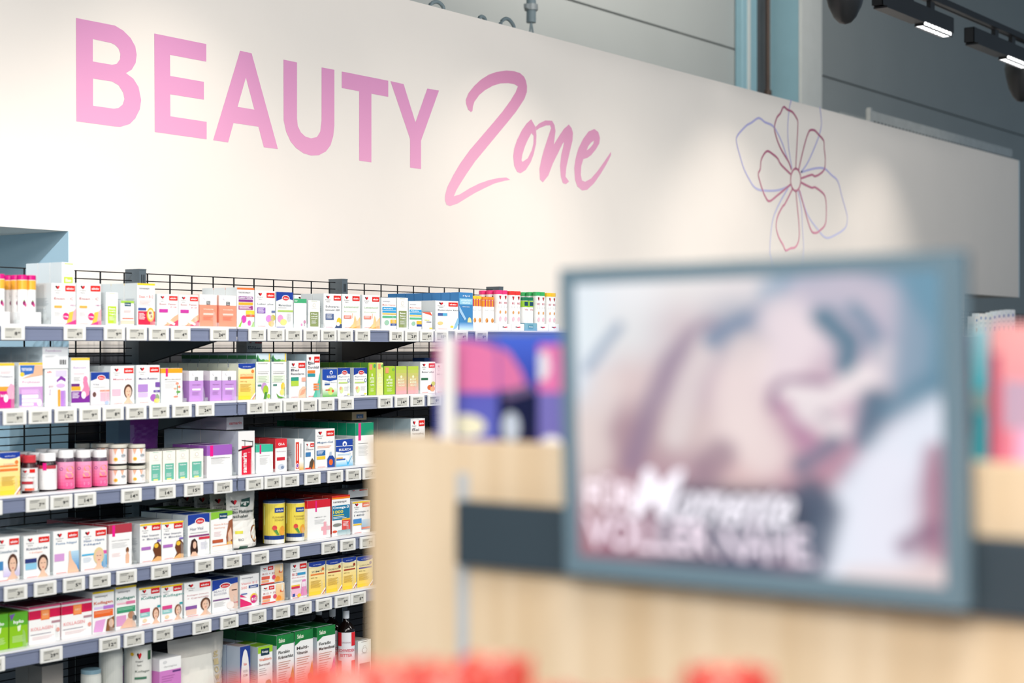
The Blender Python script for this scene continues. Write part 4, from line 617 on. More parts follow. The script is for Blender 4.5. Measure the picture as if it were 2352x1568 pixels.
Ul = [[(1531,322),(1604,337),(1604,640),(1608,680),(1625,715),(1650,738),(1680,747),(1712,740),(1730,710),(1737,650),(1737,364),(1806,377),(1806,680),(1800,735),(1785,785),(1760,818),(1722,838),(1680,840),(1640,828),(1600,800),(1570,765),(1545,710),(1532,650)]]
Tl = [[(1846,386),(2097,436),(2097,523),(2006,506),(2006,877),(1940,867),(1940,493),(1846,475)]]
Yl = [[(2109,438),(2180,454),(2244,660),(2308,478),(2371,489),(2274,760),(2274,913),(2215,905),(2215,750)]]
poly_obj('wall_lettering', [Bl, El, Al, Ul, Tl, Yl], 'tall pink capital letters reading BEAUTY on the white wall', 'lettering', 'cf86bc', 'eda5cb', 2.85, 2.15, (0, 0), 2.352)
Zl = [[(455,525),(425,500),(405,440),(402,400),(430,330),(490,255),(560,190),(640,140),(720,112),(820,98),(900,105),(960,125),(1000,160),(1020,200),(1032,260),(1030,320),(1005,390),(960,460),(920,520),(840,620),(740,740),(600,910),(500,1030),(410,1160),(340,1270),(305,1330),(278,1392),(340,1372),(440,1310),(540,1260),(640,1225),(740,1203),(820,1198),(858,1222),(800,1232),(700,1258),(600,1305),(500,1355),(400,1415),(320,1465),(240,1492),(205,1480),(187,1430),(190,1380),(210,1300),(270,1180),(340,1060),(440,920),(560,780),(680,640),(780,520),(860,410),(915,320),(938,262),(900,238),(840,228),(760,230),(680,255),(600,300),(540,350),(490,420),(475,470),(470,515)]]
ol = [[(1075,600),(1120,680),(1128,760),(1125,850),(1100,960),(1070,1040),(1020,1120),(965,1155),(930,1140),(900,1080),(890,980),(900,900),(930,810),(980,710),(1030,640)], [(1078,742),(1040,810),(1010,880),(985,960),(975,1020),(985,1038),(1040,1000),(1080,920),(1098,850),(1100,770)]]
nl = [[(1122,676),(1160,640),(1220,612),(1290,615),(1315,660),(1325,720),(1315,800),(1308,860),(1350,790),(1410,700),(1462,653),(1490,690),(1505,740),(1500,820),(1480,900),(1455,1010),(1435,1100),(1428,1190),(1465,1240),(1430,1268),(1400,1255),(1380,1190),(1372,1080),(1385,960),(1405,880),(1412,835),(1398,850),(1350,950),(1300,1050),(1250,1180),(1195,1248),(1165,1220),(1160,1110),(1180,1010),(1210,900),(1250,780),(1280,690),(1270,662),(1230,662),(1160,690),(1127,715)]]
el = [[(1725,700),(1765,730),(1782,790),(1775,850),(1740,910),(1690,970),(1650,998),(1612,1008),(1590,1080),(1585,1170),(1598,1230),(1630,1242),(1690,1210),(1760,1130),(1830,1030),(1895,935),(1895,970),(1850,1060),(1790,1160),(1720,1260),(1650,1325),(1600,1332),(1550,1290),(1525,1220),(1518,1100),(1530,1010),(1560,900),(1610,800),(1665,725)], [(1720,820),(1690,840),(1660,880),(1645,920),(1680,895),(1715,850)]]
poly_obj('wall_lettering', [Zl, ol, nl, el], 'pink brush script word Zone on the white wall', 'lettering', 'd98fb6', 'f3b4cf', 2.65, 2.05, (980, 140), 4.48)
# flower line drawing
def strokes(name, lines, ct, cb, zt, zb, w, yo):
    mb = MB()
    for ln in lines:
        q = []
        for x, y in ln:
            px, py = 1660+x/4.126, 220+y/4.126
            q.append(Vector((PX(px, YW), PZ(px, py, YW))))
        # smooth the line a little
        qq = []
        for i in range(len(q)-1):
            a = q[max(0, i-1)]; b = q[i]; c_ = q[i+1]; d = q[min(len(q)-1, i+2)]
            for t in (0, .25, .5, .75):
                qq.append(.5*((2*b)+(c_-a)*t+(2*a-5*b+4*c_-d)*t*t+(3*b-a-3*c_+d)*t**3))
        qq.append(q[-1]); L_ = []; R_ = []
        for i, p in enumerate(qq):
            d = qq[min(i+1, len(qq)-1)]-qq[max(i-1, 0)]
            if d.length < 1e-6: d = Vector((1, 0))
            nn = Vector((-d.y, d.x)).normalized(); ww = w*(.75+.5*abs(d.normalized().x))
            L_.append((p.x+nn.x*ww, YW-yo, p.y+nn.y*ww)); R_.append((p.x-nn.x*ww, YW-yo, p.y-nn.y*ww))
        c0, c1 = C(cb), C(ct)
        mb.grid([L_, R_], colf=lambda j, i: tuple(c0[k]+(c1[k]-c0[k])*min(1, max(0, (L_[i][2]-zb)/(zt-zb))) for k in range(3)))
    return mb
pk = [[(650,700),(620,620),(570,540),(530,460),(500,370),(488,300),(510,210),(545,165),(575,105),(610,130),(660,155),(700,215),(710,260),(705,400),(697,550),(690,690)],
 [(718,705),(740,600),(780,440),(810,350),(830,325),(870,328),(905,365),(955,425),(960,500),(970,590),(963,690),(920,740),(870,762),(840,748),(742,782)],
 [(742,822),(840,870),(870,865),(930,905),(968,955),(980,1060),(972,1210),(920,1275),(880,1298),(840,1280),(800,1170),(760,1020),(722,890)],
 [(692,905),(705,1050),(720,1200),(722,1350),(690,1430),(640,1445),(595,1465),(570,1410),(530,1340),(505,1240),(520,1140),(565,1050),(590,1020),(660,880)],
 [(640,840),(520,940),(440,998),(400,950),(375,890),(350,810),(335,740),(355,690),(365,600),(415,525),(470,550),(520,595),(550,650),(642,742)],
 [(690+48*math.cos(t*math.pi/10), 795+105*math.sin(t*math.pi/10)) for t in range(21)]]
bl = [[(650,690),(610,590),(560,440),(500,320),(460,275),(400,250),(340,210),(270,255),(220,285),(140,375),(130,440),(160,560),(200,690),(250,790),(300,865),(370,895),(520,895),(640,850)],
 [(655,690),(640,600),(620,450),(615,280),(630,120),(650,36)], [(740,725),(800,640),(860,510),(910,380),(935,260),(918,104)],
 [(742,725),(860,690),(960,688),(1030,750),(1090,810),(1130,960),(1170,1100),(1180,1170),(1160,1250),(1080,1310),(980,1345),(900,1265),(800,1120),(730,900)],
 [(710,900),(745,1060),(755,1250),(765,1420),(758,1560),(750,1640)], [(620,870),(540,1010),(480,1150),(455,1300),(445,1480),(460,1550),(470,1640)]]
fl = empty('flower_drawing', (PX(1827, YW), YW, 2.2), 'pink and lilac outline drawing of a flower on the white wall', 'wall drawing')
for nm, ls, ct, cb, yo in (('lilac_outline', bl, 'b3b0dc', 'dcdcf4', .0012), ('pink_outline', pk, 'b0607e', 'f0a8bc', .002)):
    mb = strokes(nm, ls, ct, cb, 2.6, 1.95, .0052, yo)
    o = mb.obj(nm, 'vinyl', fl); o.matrix_parent_inverse = Matrix.Translation(-fl.location)

# hall column behind the fascia
YC = 2.55
root = empty('steel_column', (PX(1865, YC), YC, 0), 'pale steel column rising behind the white wall beside blue panels', 'column')
def part(name, m, x0, x1, y0, y1, z0, z1, bev=0):
    mb = MB(); l = root.location; mb.box(x0-l.x, x1-l.x, y0-l.y, y1-l.y, z0, z1); return mb.obj(name, m, root, bev=bev)
xa, xb = PX(1842, YC), PX(1888, YC)
part('front_flange', 'col_light', xa, xb, YC, YC+.03, 0, 5.99)
part('web', 'col_blue', xa+.004, xa+.03, YC+.03, YC+.30, 0, 5.99)
part('back_flange', 'col_light', xa-.02, xb, YC+.30, YC+.33, 0, 5.99)
root = empty('wall_pilaster', (PX(1722, 2.86), 2.86, 0), 'light blue wall pilaster left of the pale steel column', 'pilaster')
part('pilaster_panel', 'col_blue', PX(1706, 2.82), PX(1740, 2.82), 2.82, 2.895, 0, 5.99, .01)
part('pilaster_rib', 'col_light', PX(1721, 2.80), PX(1724, 2.80), 2.80, 2.82, 0, 5.99)
o = plane_box('recess_panel', 'col_dark', PX(1741, 2.88), PX(1763, 2.88), 2.88, 2.899, 0, 5.99, sv=False); tag(o, 'dark vertical recess strip between the blue pilaster and the column', 'panel')
o = plane_box('cover_strip', 'col_light', PX(1773, 2.84), PX(1790, 2.84), 2.84, 2.899, 0, 5.99, sv=False); tag(o, 'pale grey vertical cover strip left of the steel column', 'panel')
mb = MB(); xp = PX(1764, 2.80); mb.tube([(xp, 2.80, 0), (xp, 2.80, 5.9)], .02, 12)
for zz in (2.6, 3.05, 3.6): mb.tube([(xp, 2.80, zz), (xp, 2.80, zz+.04)], .032, 12)
tag(mb.obj('drain_pipe', 'pipe', smooth=False), 'thin brown vertical pipe in the dark gap beside the column', 'pipe')
# conduit with clip and wires, above the fascia
yq = 1.75; xq = PX(1220, yq)
root = empty('cable_conduit', (xq, yq, 3.2), 'grey vertical cable conduit ending above the white wall', 'conduit')
zb_ = PZ(1220, 52, yq)
mb = MB(); mb.tube([(0, 0, zb_-3.2), (0, 0, 2.75)], .028, 14); mb.obj('pipe', 'cable', root, True)
mb = MB(); mb.tube([(0, 0, zb_-3.2+.07), (0, 0, zb_-3.2+.105)], .04, 14); mb.box(-.06, -.03, -.01, .01, zb_-3.2+.075, zb_-3.2+.1); mb.obj('clip', 'steel', root)
mb = MB(); mb.tube([(0, 0, zb_-3.19), (-.02, 0, zb_-3.3), (-.03, 0, zb_-3.55)], .006); mb.tube([(0, 0, zb_-3.19), (.03, 0, zb_-3.3), (.05, 0, zb_-3.55)], .006); mb.obj('wire', 'cable', root)
for (pa, pb, pc_), lb in ((((985, 14), (1003, 4), (1018, 16)), 'dark cable loop over the wall edge, leftmost of three'), (((1100, 42), (1107, 38), (1114, 44)), 'small cable loop just showing over the wall edge'), (((1150, 52), (1165, 43), (1180, 60)), 'pale cable loop over the wall edge beside the conduit')):
    mb = MB(); yy = YW+.3; pts = []
    for t in range(13):
        u = t/12; a_ = (1-u)**2; b_ = 2*u*(1-u); c_ = u*u
        px = a_*pa[0]+b_*pb[0]+c_*pc_[0]; py = a_*pa[1]+b_*(2*pb[1]-(pa[1]+pc_[1])/2)+c_*pc_[1]
        pts.append((PX(px, yy), yy, PZ(px, py, yy)))
    pts = [(pts[0][0]-.01, yy, BT+.01)] + pts + [(pts[-1][0]+.01, yy, BT+.01)]
    mb.tube(pts, .009, 8); tag(mb.obj('cable_loop', 'cable', smooth=True), lb, 'cable')
# perforated cable tray on top of the fascia
ya = YW+.55; xt0, xt1 = PX(1990, ya), PX(2325, ya)
mb = MB(); zt_ = PZ(1990, 251, ya)
mb.box(xt0, xt1, ya, ya+.004, BT+.02, zt_); mb.box(xt0, xt1, ya, ya+.2, BT+.004, BT+.02); mb.box(xt0, xt1, ya+.2, ya+.204, BT+.02, zt_)
root = tag(mb.obj('cable_tray', 'steel'), 'perforated grey metal cable tray lying behind the wall top', 'cable tray')
mb = MB(); n = 46
for i in range(n):
    x = xt0+.06+(xt1-xt0-.12)*i/(n-1)
    for zz in (BT+.05, BT+.11, BT+.17):
        if zz < zt_-.02: mb.box(x, x+.035, ya-.0015, ya-.0003, zz, zz+.02)
mb.obj('perforations', 'col_dark', root)
mb = MB(); mb.box(xt0, xt0+.03, ya-.03, ya-.002, BT+.02, zt_+.01); mb.obj('joint_plate', 'steel', root)

# ------------------------------------------------------------------ lighting track
YT, ZT = YW-.9, PZ(2352, 88, YW-.9)
root = empty('lighting_track', (8, YT, ZT), 'black ceiling lighting track running along above the wall', 'lighting track')
mb = MB(); mb.box(-6.5, 6.5, -.018, .018, -.018, .018); mb.box(-6.5, 6.5, -.026, -.018, -.022, -.012); mb.box(-6.5, 6.5, .018, .026, -.022, -.012)
mb.obj('rail', 'black', root)
mb = MB()
for x in (-5, -2.6, 2.75, 5): mb.tube([(x, 0, .018), (x, 0, 5.99-ZT)], .0018, 5)
mb.obj('suspension_wire', 'steel', root)
mb = MB()
for x in (-3.5, -.9, .55, 2.75, 3.3): mb.box(x-.09, x+.09, -.024, .024, -.026, .024)
mb.obj('connector', 'black', root)
def fixture(x0, label):
    L_ = .97; H_ = .085; D_ = .06; zt = ZT-.075
    r_ = empty('track_light', (x0, YT, zt), label, 'track light', 'linear lights on the track')
    mb = MB(); mb.box(0, L_, -D_/2, -D_/2+.004, -H_, 0); mb.box(0, L_, D_/2-.004, D_/2, -H_, 0); mb.box(0, L_, -D_/2+.004, D_/2-.004, -.004, 0)
    mb.box(0, .004, -D_/2, D_/2, -H_, 0); mb.box(L_-.004, L_, -D_/2, D_/2, -H_, 0); mb.box(L_*.55, L_*.55+.006, -D_/2+.004, D_/2-.004, -H_, -.004)
    mb.obj('housing', 'black', r_)
    mb = MB(); mb.box(.03, L_*.54, -D_/2-.012, D_/2+.004, -H_-.012, -H_-.001); mb.obj('cover_plate', 'black', r_)
    mb = MB(); mb.box(L_*.57, L_-.02, -.024, .024, -H_-.020, -H_+.02)
    mb.obj('lamp', 'louvre', r_)
    mb = MB(); q = 8
    for i in range(q+1):
        x = L_*.57+(L_-.02-L_*.57)*i/q; mb.box(x-.003, x+.003, -.026, .026, -H_-.022, -H_+.012)
    mb.box(L_*.565, L_-.015, -.0275, -.0242, -H_-.026, -H_-.018); mb.box(L_*.565, L_-.015, .0242, .0275, -H_-.026, -H_-.018)
    mb.obj('louvre', 'black', r_)
    mb = MB(); mb.box(L_*.4, L_*.46, -.012, .012, .001, .05); mb.box(L_*.7, L_*.76, -.012, .012, .001, .05); mb.obj('adapter', 'black', r_)
    return r_
def bell(x, label, yo=0):
    r_ = empty('spot_lamp', (x, YT+yo, ZT-.05), label, 'spot lamp', 'spot lamps on the track')
    mb = MB(); mb.lathe([(.02, .02), (.105, -.02), (.11, -.05), (.10, -.11), (.082, -.18), (.055, -.235), (.03, -.262), (.002, -.27)][::-1], 28)
    mb.obj('shade', 'black', r_, True)
    mb = MB(); mb.tube([(0, 0, .02), (0, 0, .028), (0, -yo, .028)], .012, 10); mb.obj('stem', 'black', r_); return r_
x1_ = PX(2015, YT)
fixture(x1_, 'black linear track light with lit right half, middle of the frame corner')
fixture(PX(2226, YT), 'black linear track light with lit end cut by the right frame edge')
fixture(PX(1918, YT)-1.05, 'black linear track light cut by the top frame edge')
bell(PX(1941, YT), 'black bell shaped spot lamp left of the linear lights')
bell(PX(2347, YT+.19), 'black bell shaped spot lamp at the right frame edge', .19)
for i in range(4): light('track_beam', 'SPOT', (3.9+i*2.03, YT-.02, ZT-.30), (3.9+i*2.03, YT+.75, 1.9), 22, (1, .9, .8), spot_size=math.radians(74), spot_blend=1, shadow_soft_size=.03)

# ------------------------------------------------------------------ shelving run
BAYS = [0, 1, 2, 7, 8, 9]; X0B = 2.70
BN = {0: 'left bay', 1: 'middle bay', 2: 'right bay', 7: 'nearest far bay beyond the screen', 8: 'second far bay beyond the screen', 9: 'last far bay beyond the screen'}
# uprights
mb = MB(); mb.box(-.015, .015, 0, .07, 0, 1.705)
pr = tag(mb.obj('upright_post', 'post', loc=(X0B+.01, .452, 0)), 'dark steel upright at the left end of the left bay', 'upright post', 'uprights of the shelving run')
mb = MB()
for i in range(34):
    z = 1.69-i*.05
    for x in (-.006, .003): mb.box(x, x+.003, -.0012, -.0002, z-.03, z)
mb.obj('slots', 'wire', pr)
mb = MB(); mb.box(-.0153, .0153, -.001, .0705, 1.7052, 1.709); mb.obj('end_cap', 'post', pr)
for i, lb in ((1, 'dark slotted steel upright between the left and middle bays'), (2, 'dark slotted steel upright between the middle and right bays'), (3, 'dark slotted steel upright at the end of the right bay, beside the tubes'), (7, 'dark steel upright far off right of the screen, nearest of four'), (8, 'dark steel upright far off right of the screen, second of four'), (9, 'dark steel upright far off right of the screen, third of four'), (10, 'dark steel upright farthest right of the screen')):
    dup(pr, (X0B+i+.01, .452, 0), lb)
# wire back panels
mb = MB(); x0, x1 = .03, .99; yb = .486
for i in range(10):
    x = x0+.03+(x1-x0-.06)*i/9; mb.tube([(x, yb, .12), (x, yb, 1.695)], .0028, 5)
for j in range(64): mb.tube([(x0-.002, yb-.0045, 1.695-j*.025), (x1-.002, yb-.0045, 1.695-j*.025)], .0018, 4)
wp = tag(mb.obj('wire_panel', 'wire', loc=(X0B, 0, 0)), 'black wire mesh back panel of the left bay', 'wire panel', 'mesh back panels of the shelving run')
for i in BAYS[1:]: dup(wp, (X0B+i, 0, 0), f'black wire mesh back panel of the {BN[i]}')
# shelves
def shelf(z, deep):
    r_ = empty('shelf', (X0B, 0, z), '', 'shelf', 'shelves of the run')
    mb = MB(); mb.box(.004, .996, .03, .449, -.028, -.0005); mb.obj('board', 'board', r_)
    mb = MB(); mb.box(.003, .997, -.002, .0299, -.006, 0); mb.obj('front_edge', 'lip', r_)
    mb = MB(); mb.box(.003, .997, -.0035, .0, -.046, -.007); mb.box(.003, .997, -.006, -.0035, -.0125, -.007); mb.box(.003, .997, -.006, -.0035, -.046, -.041); mb.obj('label_rail', 'rail', r_)
    for x in (.006, .99):
        mb = MB(); a = [(x, .03, -.03), (x, .449, -.03), (x, .449, -.115), (x, .40, -.115), (x, .05, -.036)]
        b = [(p[0]+.004, p[1], p[2]) for p in a]
        mb.face(a); mb.face(b[::-1])
        for i in range(5): mb.face([a[i], b[i], b[(i+1) % 5], a[(i+1) % 5]])
        mb.obj('bracket', 'board', r_)
    return r_
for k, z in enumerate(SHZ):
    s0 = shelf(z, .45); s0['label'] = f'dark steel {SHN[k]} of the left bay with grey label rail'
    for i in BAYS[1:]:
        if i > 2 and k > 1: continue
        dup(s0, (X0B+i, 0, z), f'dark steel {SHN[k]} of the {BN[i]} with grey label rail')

# price tags
TW, THH = .0765, .0405
_dm = {}
fm = MB(); fm.box(-TW/2, TW/2, -.0075, 0, -THH, 0); fmesh = fm.mesh('tag_frame', 'tagframe')
def price_tag(sh, px, price):
    z = SHZ[sh]-(.0045 if sh < 2 else .008); X = PX(px, -.007)
    near = min(ITEMS[sh], key=lambda t: abs(t[0]-X))[1] if ITEMS[sh] else 'cartons'
    r_ = empty('price_tag', (X, -.0062, z), f'white price tag showing {price.split(".")[0]} under the {near}, {SHN[sh]}', 'price tag', 'price tags on the shelf rails')
    o = bpy.data.objects.new('tag_frame', fmesh); COL.objects.link(o); o.parent = r_
    b = o.modifiers.new('bevel', 'BEVEL'); b.width = .0025; b.segments = 2
    if price not in _dm:
        mb = MB(); w, h = TW*.72, THH*.70; x0, z0 = -w/2-.002, -THH*.86
        mb.box(x0, x0+w, -.0079, -.0074, z0, z0+h, 'cfcdc4')
        fn = lambda u, v, o_: (x0+u*w, -.0079-o_, z0+v*h)
        big, small = price.split('.')
        paint(mb, [R(.05, .84, .62, .9, '555'), R(.05, .7, .5, .75, '777'), R(.05, .06, .4, .11, '444'), R(.5, .05, .56, .09, '555'),
                   TB(.74-.16*len(big), .28, .16*len(big), .34, big, '1c1c1e'), TB(.76, .44, .16, .18, small, '1c1c1e')], fn, .0001, .0001)
        _dm[price] = mb.mesh('display', 'print')
    o = bpy.data.objects.new('display', _dm[price]); COL.objects.link(o); o.parent = r_
TAGS = [
 [(28, '8.49'), (170, '4.95'), (261, '9.99'), (312, '7.95'), (363, '4.95'), (413, '4.95'), (502, '24.95'), (589, '7.95'), (632, '6.95'), (673, '8.95'), (714, '9.95'), (753, '14.95'), (791, '6.95'), (831, '7.45'), (909, '11.95'), (944, '21.95'), (978, '9.95'), (1012, '15.95'), (1058, '4.95'), (1104, '5.95')],
 [(32, '9.95'), (90, '4.95'), (149, '12.95'), (205, '9.95'), (258, '8.95'), (311, '5.95'), (364, '9.45'), (416, '8.95'), (469, '24.95'), (586, '4.95'), (627, '8.95'), (668, '8.95'), (708, '9.95'), (748, '7.95'), (793, '7.95'), (883, '14.95'), (921, '14.99'), (957, '29.95'), (996, '9.95')],
 [(-24, '7.95'), (84, '7.95'), (139, '9.95'), (194, '14.95'), (300, '14.95'), (379, '14.95'), (443, '15.95'), (511, '19.95'), (583, '6.95'), (625, '3.95'), (666, '2.95'), (716, '4.45'), (768, '8.95'), (810, '7.95'), (848, '7.95')],
 [(34, '3.95'), (102, '5.95'), (168, '5.95'), (228, '9.95'), (289, '7.95'), (368, '5.95'), (468, '8.95'), (533, '5.95'), (596, '9.95'), (667, '7.95'), (755, '3.95'), (797, '8.95'), (842, '7.95')],
 [(-18, '9.95'), (116, '29.95'), (250, '12.95'), (306, '9.95'), (373, '9.95'), (462, '19.95'), (525, '19.95'), (590, '5.95'), (645, '7.95'), (695, '12.95'), (742, '6.95'), (785, '9.95'), (821, '5.95')],
 []]
for sh, ts in enumerate(TAGS):
    last = -9
    for px, pr_ in ts:
        X = PX(px, -.007)
        if X - last < TW+.0005: px = px + 1.0; 
        last = PX(px, -.007); price_tag(sh, px, pr_)
# clear dividers on the shelf edge
mb = MB(); pr_ = [(0, 0), (0, .018), (.01, .034), (.03, .045), (.06, .048), (.06, 0)]
dv = []
mb.face([(0, p[0], p[1]) for p in pr_]); mb.face([(.0006, p[0], p[1]) for p in pr_][::-1]); mb.box(0, .012, -.0002, .0006, 0, .012)
dmesh = mb.mesh('shelf_divider', 'clear')
DIV = [[(44, 1), (112, 1), (237, 1), (273, 1), (357, 1), (457, 1), (501, 1), (585, 1), (633, 1), (674, 1), (706, 1), (741, 1), (829, 1), (874, 1), (911, 1), (938, 1)],
       [(38, 1), (100, 1), (159, 1), (252, 1), (310, 1), (368, 1), (426, 1), (475, 1), (544.5, 1), (587, 1), (661, 1), (738, 1), (808, 1), (963, 1)],
       [(47, 1), (87, 1), (338, 1), (471, 1), (540, 1), (587, 1), (630, 1), (674, 1), (813, 1)],
       [(49, 1), (118, 1), (247.5, 1), (312, 1), (427, 1), (482.5, 1), (535, 1), (704.5, 1), (760.5, 1), (806.5, 1)],
       [(65, 1), (139.5, 1), (263.5, 1), (316, 1), (421, 1), (486, 1), (548, 1), (597, 1), (660, 1), (707, 1), (748, 1), (785.5, 1), (819, 1)]]
for sh, xs in enumerate(DIV):
    for px, _ in xs:
        o = bpy.data.objects.new('shelf_divider', dmesh); COL.objects.link(o); o.location = (PX(px, .01)-.006, .0262 if False else .012, SHZ[sh]+.0004)
        o.scale = (1, .25, 1)
        tag(o, f'small clear plastic stop at the product fronts, {SHN[sh]}', 'shelf divider', f'clear plastic stops on the {SHN[sh]}')

# far packets beyond the screen
yf_ = .06
for i in range(9):
    px = 2238+i*10.5; w = PX(px+9.6, yf_)-PX(px, yf_); z0 = SHZ[0]
    lowc = ('f3f0ea', 'f6f2ec', 'f3f0ea', 'e9f0ea', 'eef4f8', 'f6f6f8', 'f6f6f8', 'f6f6f8', 'f6f6f8')[i]; h = (.13, .15, .15, .15, .16, .17, .175, .18, .185)[i]
    mb = carton_mesh(w-.003, .05, h, lowc, 'd8e2e6', 'dfe4e6', [E(.5, .8, .18, .07, '4a78b8'), Ln(.2, .6, .8, 3, '8ab'), R(.3, .2, .7, .4, ('e8a07a', 'ddd', 'cce', '9ad0c0', '4a6ab8', '8cc8e0', '8cc8e0', '9ad8d0', 'c0a8d8')[i])], [])
    tag(mb.obj('medicine_carton', 'print', loc=(PX(px, yf_)+w/2, yf_, z0+.0005)), f'small pale packet on the far top shelf right of the screen, {("first","second","third","fourth","fifth","sixth","seventh","eighth","ninth")[i]} from left', 'carton', 'packets on the far top shelf')

# ------------------------------------------------------------------ foreground counter unit
XG = 1.17
yL = GY(848, XG); zG = GZ(870, 1003, XG)
root = empty('display_cabinet', (XG, yL, 0), 'light oak display cabinet in the near foreground, blurred', 'display cabinet')
def gp(name, m, x0, x1, y0, y1, z0, z1, bev=.001):
    mb = MB(); mb.box(x0-XG, x1-XG, y0-yL, y1-yL, z0, z1); return mb.obj(name, m, root, bev=bev)
yR = -3.8-.55; ySl = GY(1065, XG)
gp('front_panel', 'wood', XG, XG+.018, ySl+.0003, yL, .02, zG)
gp('front_panel', 'wood', XG, XG+.018, yR, ySl-.0003, .02, zG)
gp('side_panel', 'wood', XG+.0185, XG+.44, yL-.018, yL, .02, zG-.0005)
gp('back_panel', 'wood', XG+.4405, XG+.458, yR, yL, .02, zG-.001)
gp('top_board', 'wood', XG+.0185, XG+.44, yR, yL-.0185, zG-.03, zG-.012)
mb = MB(); zs = GZ(1065, 1085, XG); mb.box(-.0015, -.0004, ySl-yL-.0065, ySl-yL+.0065, .02, zs)
for k in range(40):
    z = zs-.008-k*.025; mb.box(-.0019, -.0015, ySl-yL-.002, ySl-yL+.002, z-.012, z, '222')
M['chan'] = mat('slotted_zinc', 'c9ced2', .45, metal=.15, noise=.05)
mb.obj('slotted_channel', 'chan', root)
# slate mounting bar
zb0, zb1 = GZ(1070, 1297, XG-.012), GZ(1070, 1150, XG-.012)
mb = MB(); mb.box(-.016, -.001, yR-yL+.05, GY(1071, XG)-yL, zb0, zb1)
o = mb.obj('mounting_bar', 'slate', loc=(XG, yL, 0), bev=.002); tag(o, 'dark slate bar across the oak cabinet front behind the screen', 'mounting bar')
# the lit display
cx, cyy, cz = 1.13, .6075+CY, -.0609+CH
R0 = Matrix.Rotation(-.0334, 3, 'Z') @ Matrix(((0, 0, -1), (-1, 0, 0), (0, 1, 0)))   # columns: right(-Y), up(Z), normal(-X)
R0 = R0 @ Matrix.Rotation(.0242, 3, 'X') @ Matrix.Rotation(.0084, 3, 'Z')
root = empty('display_screen', (cx, cyy, cz), 'lit advertising screen in grey blue frame showing a close up woman, blurred', 'screen')
root.rotation_euler = R0.to_euler()
w, h = .3498, .2541
mb = MB(); b = .0125; bt = .013
mb.box(-w/2, w/2, -h/2, -h/2+b*1.25, -.012, 0); mb.box(-w/2, w/2, h/2-bt, h/2, -.012, 0); mb.box(-w/2, -w/2+b, -h/2+b*1.25, h/2-bt, -.012, 0); mb.box(w/2-b*1.2, w/2, -h/2+b*1.25, h/2-bt, -.012, 0)
mb.obj('bezel', 'bezel', root)
mb = MB(); mb.box(-w/2-.0005, w/2+.0005, -h/2-.0005, h/2+.0005, -.02, -.0121); mb.obj('housing', 'slate', root, bev=.003)
mb = MB(); mb.box(-.05, .05, -.035, .015, -.0235, -.0201); mb.obj('mounting_plate', 'slate', root)
# the picture: own art frame 1530 x 1260 (x right, y down)
bx = [120, 350, 600, 850, 1100, 1350, 1600]; by = [180, 400, 600, 800, 1000, 1200, 1420]
bc = ['ebf3fa f5f5f8 f0ecec ebe4e6 82a0b9 96a5b9 84a8bd', 'ebf4fa e8e8ea d7c8cd 8291aa e1d2dc beb4c8 7d9fb2', 'e1e8f2 e1cdcd c8b4be e1cdd2 cfb4c2 e1cdd7 6d90a4',
      'e1d4d2 b496a0 d7c3c3 ebd7d7 c39db0 d7becd 6e8ca5', 'd7c3c3 b996a0 bea0aa e1c3c3 c8a2b0 64788c be96aa', 'b48791 a58791 5a5f73 505a6e 5f6e7d ebebf5 c3a0af', '966e7d 966e7d 6e5f6e 5a556e 826e82 f0ebf5 e1cdd2']
bc = [[C(c_) for c_ in r_.split()] for r_ in bc]
ST = [([(160,540),(230,450),(300,370)],22,'8fa3bc',.7), ([(370,930),(450,700),(540,520),(640,410),(700,385)],46,'8f7c98',.6), ([(560,820),(620,600),(700,430)],50,'e8dcdc',.7), ([(240,620),(160,800),(200,900)],70,'ecdcd8',.6),
 ([(720,420),(850,360),(960,290),(1040,220)],38,'7f93ae',.85), ([(960,230),(1060,180)],45,'9db3c8',.7), ([(1100,230),(1260,200),(1420,260),(1500,400),(1490,560)],62,'d3c8d6',.8), ([(1010,340),(1060,430),(1000,540)],95,'f2e3e8',.85),
 ([(1170,330),(1270,430),(1260,540)],42,'5a8096',.9), ([(1290,290),(1360,390),(1375,500)],24,'6f90a6',.8), ([(1400,480),(1380,600)],40,'e6dbe2',.7), ([(870,480),(820,650),(850,800),(940,900)],85,'f3e2e0',.75),
 ([(965,700),(975,630),(1010,600),(1100,592),(1190,608)],20,'a386a0',.8), ([(1040,655),(1200,665),(1330,570)],40,'f6ecee',.85), ([(1010,700),(1080,800),(1110,860)],30,'bd8eac',.75), ([(1100,720),(1220,790)],46,'f3eaec',.8), ([(1165,740),(1195,750)],14,'a89cab',.7),
 ([(1080,950),(1130,930),(1215,855)],32,'6d7990',.8), ([(1170,985),(1290,900)],46,'c294a8',.8), ([(1080,1020),(1240,1020)],24,'c69aa6',.7), ([(1560,120),(1550,400),(1530,600)],95,'7099b0',.7), ([(1370,690),(1350,840)],58,'54738a',.9), ([(1440,720),(1560,620)],50,'6d90a6',.8),
 ([(1610,770),(1470,880),(1380,1000),(1290,1120),(1270,1250),(1260,1400)],95,'ecf0fc',.95), ([(1420,1000),(1400,1300)],100,'eeeefa',.9), ([(1590,900),(1595,1100),(1590,1300)],44,'b08498',.8), ([(1480,1290),(1560,1230)],40,'8f6c86',.7),
 ([(1280,1420),(1600,1420)],40,'ecdad8',.7), ([(600,1110),(850,1130),(1100,1140)],80,'4b5062',.85), ([(700,960),(760,900)],60,'8f7488',.6), ([(1120,1060),(1180,1150),(1130,1350)],60,'58657a',.8), ([(250,1260),(420,1220)],50,'9a6478',.6)]
